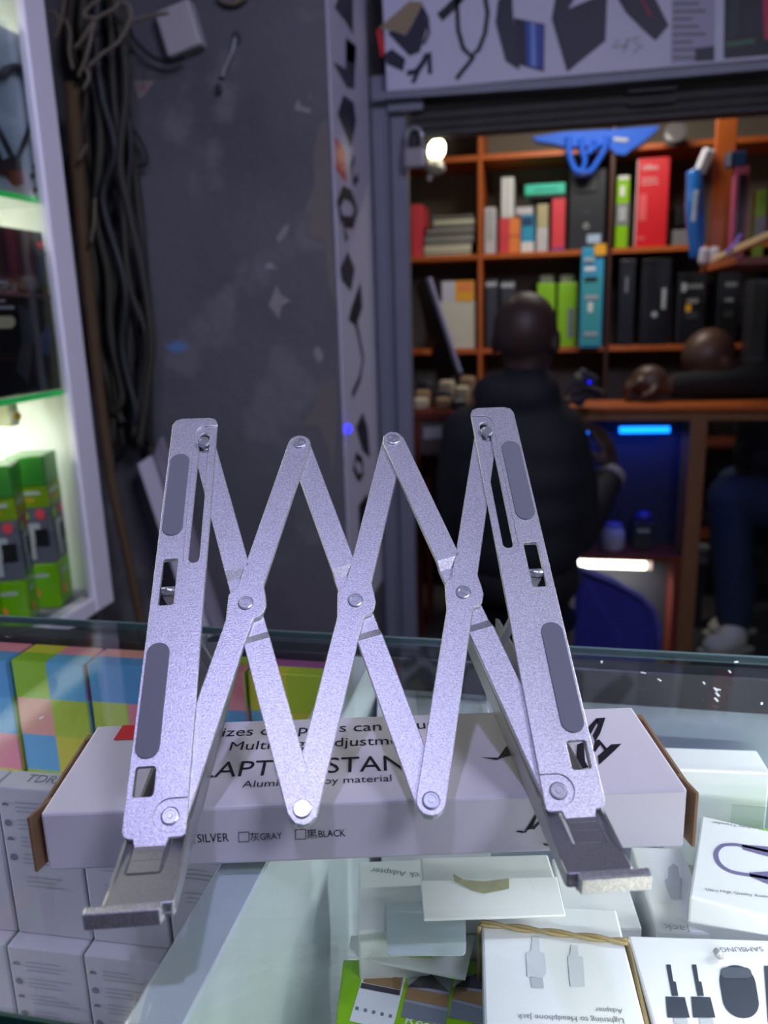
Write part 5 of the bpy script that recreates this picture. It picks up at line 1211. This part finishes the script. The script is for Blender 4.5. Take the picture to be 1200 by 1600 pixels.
MB().ball((p.x, p.y, zs2 + 0.115), (0.030, 0.026, 0.022), 14).build('dome', mat('dome_blue', (60, 60, 160), 0.3), dv_, smooth=True)
MB().box((p.x, p.y - 0.022, zs2 + 0.07), (0.04, 0.004, 0.012)).build('label', M_pale_ink, dv_)
t = thing('grey_pouch', 'grey folded pouch behind the jeans in the showcase opening', 'pouch', at(1088, 890, Y=3.22))
q = at(1088, 865, Y=3.22)
MB().box(q, (0.10, 0.05, 0.085), (0, 0.05, 0), 0.015, 3).build('pouch_body', M_mgrey, t)
MB().box(q + Vector((0, -0.027, 0.012)), (0.085, 0.004, 0.008)).build('seam', M_dgrey, t)
bx((q.x - 0.09, q.y - 0.03, 0), (q.x + 0.03, q.y + 0.03, q.z - 0.044)).build('stool_block', M_black, t)

# ------------------------------------------------------------------ blue chair
ch = thing('blue_chair', 'blue plastic chair with a rounded back behind the seated man', 'chair', (0.18, 2.55, 0))
yc_ = 2.50
poly = [at(*p, Y=yc_) for p in [(898, 888), (914, 892), (960, 910), (1000, 932), (1022, 955), (1030, 985), (1028, 1025), (1010, 1070), (898, 1070)]]
M_chair = mat('blue_chair_plastic', (52, 56, 150), 0.4)
mb = MB()
n = len(poly)
ringA = [mb.bm.verts.new(p + Vector((0, 0.02 * math.sin((p.x) * 9), 0))) for p in poly]; ringB = [mb.bm.verts.new(p + Vector((0, 0.025 + 0.02 * math.sin(p.x * 9), 0))) for p in poly]
mb.bm.faces.new(ringA[::-1]); mb.bm.faces.new(ringB)
for i in range(n): mb.bm.faces.new((ringA[i], ringA[(i + 1) % n], ringB[(i + 1) % n], ringB[i]))
mb.build('backrest', M_chair, ch)
MB().tube([p + Vector((0, 0.0, 0)) for p in poly[:7]], 0.009, 8).build('back_rim', mat('chair_rim', (92, 92, 180), 0.35), ch, smooth=True)
zc0 = poly[-1].z
bx((poly[0].x, yc_ + 0.0, zc0 - 0.03), (poly[5].x, yc_ + 0.22, zc0), 0.008).build('seat', M_chair, ch)
for x in (poly[0].x + 0.02, poly[5].x - 0.03):
    for y in (yc_ + 0.02, yc_ + 0.19): MB().cyl((x, y, 0), (x, y, zc0 - 0.025), 0.012, 0.016, 10).build('leg', M_black, ch)

# ------------------------------------------------------------------ people
def fuse(mb, name, material, parent, voxel=0.009, it=6, fac=0.6):
    """weld overlapping volumes into one continuous smooth skin"""
    bm = mb.bm; bmesh.ops.transform(bm, matrix=WM[parent].inverted(), verts=bm.verts)
    bmesh.ops.recalc_face_normals(bm, faces=bm.faces)
    me = bpy.data.meshes.new('tmp'); bm.to_mesh(me); bm.free()
    ob = bpy.data.objects.new('tmp', me); COL.objects.link(ob)
    r = ob.modifiers.new('r', 'REMESH'); r.mode = 'VOXEL'; r.voxel_size = voxel
    s = ob.modifiers.new('s', 'SMOOTH'); s.iterations = it; s.factor = fac
    dg = bpy.context.evaluated_depsgraph_get(); dg.update()
    m2 = bpy.data.meshes.new_from_object(ob.evaluated_get(dg))
    bpy.data.objects.remove(ob); bpy.data.meshes.remove(me); m2.materials.clear()
    return link(name, m2, material, parent, smooth=True)
def limb(mb, pts, rs, seg=12):
    P = [Vector(p) for p in pts]
    for a, b, r0, r1 in zip(P, P[1:], rs, rs[1:]):
        mb.tube([a, b], [r0, r1], seg)
    for p, r in zip(P, rs): mb.ball(p, r, 12)
def hand(mb, wrist, dirv, palmn, curl=0.6, s=1.0, side=1):
    """palm and five bent fingers; dirv points to the fingertips, palmn out of the palm"""
    d = Vector(dirv).normalized(); n = Vector(palmn).normalized(); a = d.cross(n).normalized() * side
    w = Vector(wrist)
    for k in range(4):
        b = w + d * 0.085 * s + a * (0.030 - 0.020 * k) * s
        limb(mb, [w + d * 0.01 * s + a * (0.016 - 0.010 * k) * s, b], [0.017 * s, 0.0115 * s], 10)
        L = (0.040, 0.045, 0.042, 0.033)[k] * s
        p1 = b + (d * math.cos(curl) + n * math.sin(curl)) * L
        p2 = p1 + (d * math.cos(curl * 2.1) + n * math.sin(curl * 2.1)) * L * 0.72
        p3 = p2 + (d * math.cos(curl * 2.9) + n * math.sin(curl * 2.9)) * L * 0.5
        limb(mb, [b, p1, p2, p3], [0.0100 * s, 0.0092 * s, 0.0085 * s, 0.0072 * s], 8)
    t0 = w + d * 0.026 * s + a * 0.022 * s; t1 = t0 + (a * 0.75 + d * 0.5 + n * 0.35).normalized() * 0.040 * s
    t2 = t1 + (d * 0.8 + n * 0.5 + a * 0.1).normalized() * 0.032 * s
    limb(mb, [t0, t1, t2], [0.0140 * s, 0.0110 * s, 0.0085 * s], 8)
def head(mb, c, R, s=1.0):
    """skull, jaw, nose, brow and ears; R turns the head (faces local +Y)"""
    R = R.to_3x3(); c = Vector(c)
    def P(x, y, z): return c + R @ Vector((x * s, y * s, z * s))
    e = R.to_euler()
    mb.ball(P(0, -0.012, 0.022), (0.078 * s, 0.096 * s, 0.090 * s), 24, e)
    mb.ball(P(0, 0.022, -0.030), (0.064 * s, 0.070 * s, 0.080 * s), 20, e)
    mb.ball(P(0, 0.050, -0.082), (0.036 * s, 0.034 * s, 0.028 * s), 14, e)          # chin
    mb.ball(P(0, 0.072, 0.016), (0.050 * s, 0.016 * s, 0.012 * s), 12, e)           # brow
    limb(mb, [P(0, 0.084, 0.0), P(0, 0.104, -0.028)], [0.008 * s, 0.014 * s], 8)    # nose
    mb.ball(P(0, 0.085, -0.058), (0.024 * s, 0.012 * s, 0.010 * s), 10, e)          # mouth
    for sx in (-1, 1):
        mb.ball(P(sx * 0.079, -0.004, -0.010), (0.010 * s, 0.020 * s, 0.032 * s), 12, e)
        mb.ball(P(sx * 0.030, 0.080, 0.0), (0.014 * s, 0.008 * s, 0.008 * s), 8, e)
M_skin = mat('dark_brown_skin', (60, 43, 40), 0.5, var=0.08, scale=12)
M_jacket = mat('black_jacket', (20, 21, 32), 0.75, var=0.2, scale=14, bump=0.4, bscale=120)
M_trous = mat('black_trousers', (20, 21, 27), 0.8)

# seated man, seen from behind
YP = 2.28
hc = at(822, 528, Y=YP); hc.z = 1.185
def m1(px, py, y): return at(px, py, Y=y)
man = thing('person', 'man in a black jacket sitting with his back turned, one hand raised', 'person', (hc.x, YP, 0))
sh_l = m1(722, 668, YP); sh_r = m1(884, 668, YP)
pel = Vector((hc.x - 0.01, YP + 0.02, 0.50))
nk = Vector((hc.x - 0.005, YP - 0.005, 1.055))
el_r = m1(902, 838, 2.33); wr_r = m1(958, 738, 2.52)
el_l = m1(716, 840, 2.40); wr_l = m1(868, 640, 2.60)
mb = MB()
head(mb, hc, Matrix.Rotation(-16 * D2R, 4, 'Z') @ Matrix.Rotation(-14 * D2R, 4, 'X'), 1.10)
limb(mb, [hc + Vector((0, -0.015, -0.05)), nk, nk + Vector((0, 0.01, -0.06))], [0.056, 0.058, 0.058], 16)
limb(mb, [nk + Vector((0, 0.01, -0.10)), pel], [0.07, 0.09], 14)
limb(mb, [nk + Vector((0.0, 0, -0.09)), sh_r + Vector((-0.02, 0, -0.01)), el_r, wr_r], [0.06, 0.05, 0.040, 0.028], 12)
limb(mb, [nk + Vector((0.0, 0, -0.09)), sh_l + Vector((0.02, 0, -0.01)), el_l, wr_l], [0.06, 0.05, 0.040, 0.028], 12)
hand(mb, wr_r, m1(938, 650, 2.54) - wr_r, (-0.8, 0.5, 0.2), 0.5, 1.0, 1)
hand(mb, wr_l, m1(918, 596, 2.60) - wr_l, (0.7, -0.2, -0.6), 0.55, 1.0, -1)
body = fuse(mb, 'body', M_skin, man, 0.007, 4, 0.5)
mb = MB()
def tor(z, rx, ry, dy=0.0, dx=0.0): mb.ball((pel.x + dx, YP + dy, z), (rx, ry, 0.13), 20)
tor(0.60, 0.185, 0.135); tor(0.70, 0.190, 0.138); tor(0.80, 0.195, 0.138); tor(0.885, 0.190, 0.130)
mb.ball((pel.x, YP, 0.955), (0.165, 0.110, 0.075), 20)
mb.ball((nk.x, YP - 0.030, nk.z - 0.010), (0.105, 0.090, 0.075), 18, (0.3, 0, 0)); mb.ball((pel.x, YP, 0.99), (0.13, 0.10, 0.07), 18)
mb.ball((nk.x - 0.06, YP - 0.060, nk.z - 0.020), (0.085, 0.050, 0.065), 16, (0.2, 0.3, 0))      # folded hood
limb(mb, [sh_r + Vector((-0.02, 0, -0.012)), (sh_r + el_r) / 2 + Vector((0.006, 0, 0)), el_r, el_r + (wr_r - el_r) * 0.5, wr_r - (wr_r - el_r) * 0.04], [0.080, 0.072, 0.062, 0.054, 0.044], 14)
limb(mb, [sh_l + Vector((0.02, 0, -0.012)), (sh_l + el_l) / 2 + Vector((-0.006, 0, 0)), el_l, el_l + (wr_l - el_l) * 0.5, wr_l - (wr_l - el_l) * 0.04], [0.080, 0.072, 0.062, 0.054, 0.044], 14)
fuse(mb, 'jacket', M_jacket, man, 0.010, 22, 0.7)
# pale shirt cuff
d = (wr_r - el_r).normalized()
mb = MB(); mb.tube([wr_r - d * 0.030, wr_r - d * 0.004], [0.047, 0.043], 18); mb.build('cuff', mat('pale_grey_cuff', (130, 126, 140), 0.7, var=0.15, scale=40), man, smooth=True)
mb = MB()
for s in (-1, 1):
    hip = pel + Vector((s * 0.085, 0.0, -0.01)); kn = Vector((pel.x + s * 0.10, YP + 0.36, 0.50)); an = Vector((pel.x + s * 0.11, YP + 0.36, 0.10))
    limb(mb, [hip, kn, an], [0.095, 0.070, 0.048], 14)
mb.ball(pel, (0.17, 0.13, 0.11), 16)
fuse(mb, 'trousers', M_trous, man, 0.012, 4, 0.5)
for s in (-1, 1):
    mb = MB(); mb.ball((pel.x + s * 0.11, YP + 0.40, 0.042), (0.042, 0.10, 0.042), 14); mb.box((pel.x + s * 0.11, YP + 0.40, 0.012), (0.075, 0.19, 0.022), bevel=0.008); mb.build('shoe', M_black, man, smooth=True)
# stool under him
so = thing('stool', 'dark round stool under the seated man', 'stool', (pel.x, YP + 0.02, 0))
MB().lathe([(0, 0.385), (0.16, 0.385), (0.17, 0.375), (0.17, 0.355), (0, 0.352)], Matrix.Identity(4), 24).build('seat', M_black, so, local=True)
for a in range(4):
    x, y = math.cos(a * math.pi / 2 + .78), math.sin(a * math.pi / 2 + .78)
    MB().tube([(x * 0.12, y * 0.12, 0.36), (x * 0.17, y * 0.17, 0.0)], 0.012, 8).build('leg', M_dgrey, so, local=True)
# device in his left hand
tip = m1(908, 606, 2.585)
dvh = thing('handheld_device', 'dark handheld device held up by the man in the black jacket', 'device', tip)
MB().box(tip, (0.07, 0.028, 0.11), (0.2, 0.5, 0.3), 0.010, 2).build('device_body', M_dgrey, dvh)
MB().ball(tip + Vector((-0.01, -0.018, 0.035)), (0.014, 0.008, 0.014), 10).build('lens', mat('pale_lens', (130, 124, 96), 0.3), dvh, smooth=True)
p = m1(921, 597, 2.55); MB().ball(p, 0.004, 8).build('blue_led', mat('deep_blue_led', (20, 20, 255), 0.3), dvh)

# bald man leaning over the showcase
YQ = 3.12
h2 = at(1110, 566, Y=3.0); man2 = thing('person', 'bald man in dark clothes, jeans and a white shoe leaning over the showcase', 'person', (0.72, YQ, 0))
mb = MB()
head(mb, h2, Matrix.Rotation(118 * D2R, 4, 'Z') @ Matrix.Rotation(-52 * D2R, 4, 'X'), 1.02)
n2 = h2 + Vector((0.085, 0.03, -0.05)); ch2 = Vector((0.80, YQ + 0.03, 0.92)); p2_ = Vector((0.82, YQ + 0.06, 0.52))
limb(mb, [h2 + Vector((0.04, 0.01, -0.02)), n2, ch2], [0.055, 0.058, 0.09], 14)
limb(mb, [ch2, p2_], [0.11, 0.12], 14)
w2 = at(1040, 612, Y=2.90); w2.z = zt0 + 0.050; e2 = Vector((0.56, 2.94, zt0 + 0.055)); s2 = ch2 + Vector((-0.06, -0.14, 0.08))
limb(mb, [ch2 + Vector((0, -0.05, 0.05)), s2, e2, w2], [0.07, 0.055, 0.042, 0.032], 12)
hand(mb, w2, (-1, -0.1, 0.25), (0, 0.15, -1), 0.75, 1.15, 1)
mb.ball(w2 + Vector((-0.055, 0, 0.016)), (0.066, 0.050, 0.058), 14)
fuse(mb, 'body', mat('brown_skin', (82, 58, 48), 0.42, var=0.08, scale=12), man2, 0.007, 4, 0.5)
mb = MB()
for i in range(5):
    f = i / 4; c_ = p2_.lerp(ch2, f); mb.ball(c_, (0.14, 0.155, 0.12), 18)
mb.ball(ch2 + Vector((0.0, 0, 0.07)), (0.12, 0.17, 0.08), 16)
limb(mb, [s2, e2, e2.lerp(w2, 0.8)], [0.072, 0.052, 0.044], 14)
s3 = ch2 + Vector((-0.02, 0.14, 0.06)); e3 = Vector((0.62, YQ + 0.16, zt0 + 0.07))
limb(mb, [s3, e3], [0.072, 0.055], 12)
fuse(mb, 'shirt', mat('black_shirt', (20, 20, 24), 0.8), man2, 0.011, 4, 0.5)
mb = MB()
for s, (kx, ky, ax) in ((-1, (0.64, 3.02, 0.69)), (1, (0.70, 3.20, 0.74))):
    kn = Vector((kx, ky, 0.585)); an = Vector((ax, ky, 0.12))
    limb(mb, [p2_ + Vector((-0.02, s * 0.09, 0.02)), kn, kn.lerp(an, .5), an], [0.10, 0.080, 0.072, 0.066], 14)
mb.ball(p2_, (0.15, 0.17, 0.12), 16)
fuse(mb, 'jeans', mat('blue_jeans', (44, 58, 92), 0.8, var=0.25, scale=18), man2, 0.011, 4, 0.5)
M_shoe = mat('white_sneaker', (238, 234, 218), 0.6)
for (x, y) in ((0.70, 3.00), (0.75, 3.18)):
    mb = MB(); mb.ball((x - 0.02, y - 0.02, 0.055), (0.055, 0.055, 0.060), 14); mb.ball((x - 0.06, y - 0.05, 0.040), (0.085, 0.055, 0.040), 14, (0, 0, 0.6)); so_ = fuse(mb, 'shoe', M_shoe, man2, 0.008, 3, 0.5)
    MB().box((x - 0.045, y - 0.04, 0.011), (0.20, 0.09, 0.022), (0, 0, 0.6), 0.008, 2).build('sole', M_white2, so_)
st2 = thing('stool', 'dark block stool under the bald man', 'stool', (0.84, YQ + 0.08, 0))
bx((0.69, YQ - 0.10, 0.36), (0.99, YQ + 0.16, 0.40), 0.006).build('seat', M_black, st2)
for x in (0.71, 0.95):
    for y in (YQ - 0.08, YQ + 0.13): bx((x, y, 0), (x + 0.025, y + 0.025, 0.36)).build('leg', M_black, st2)
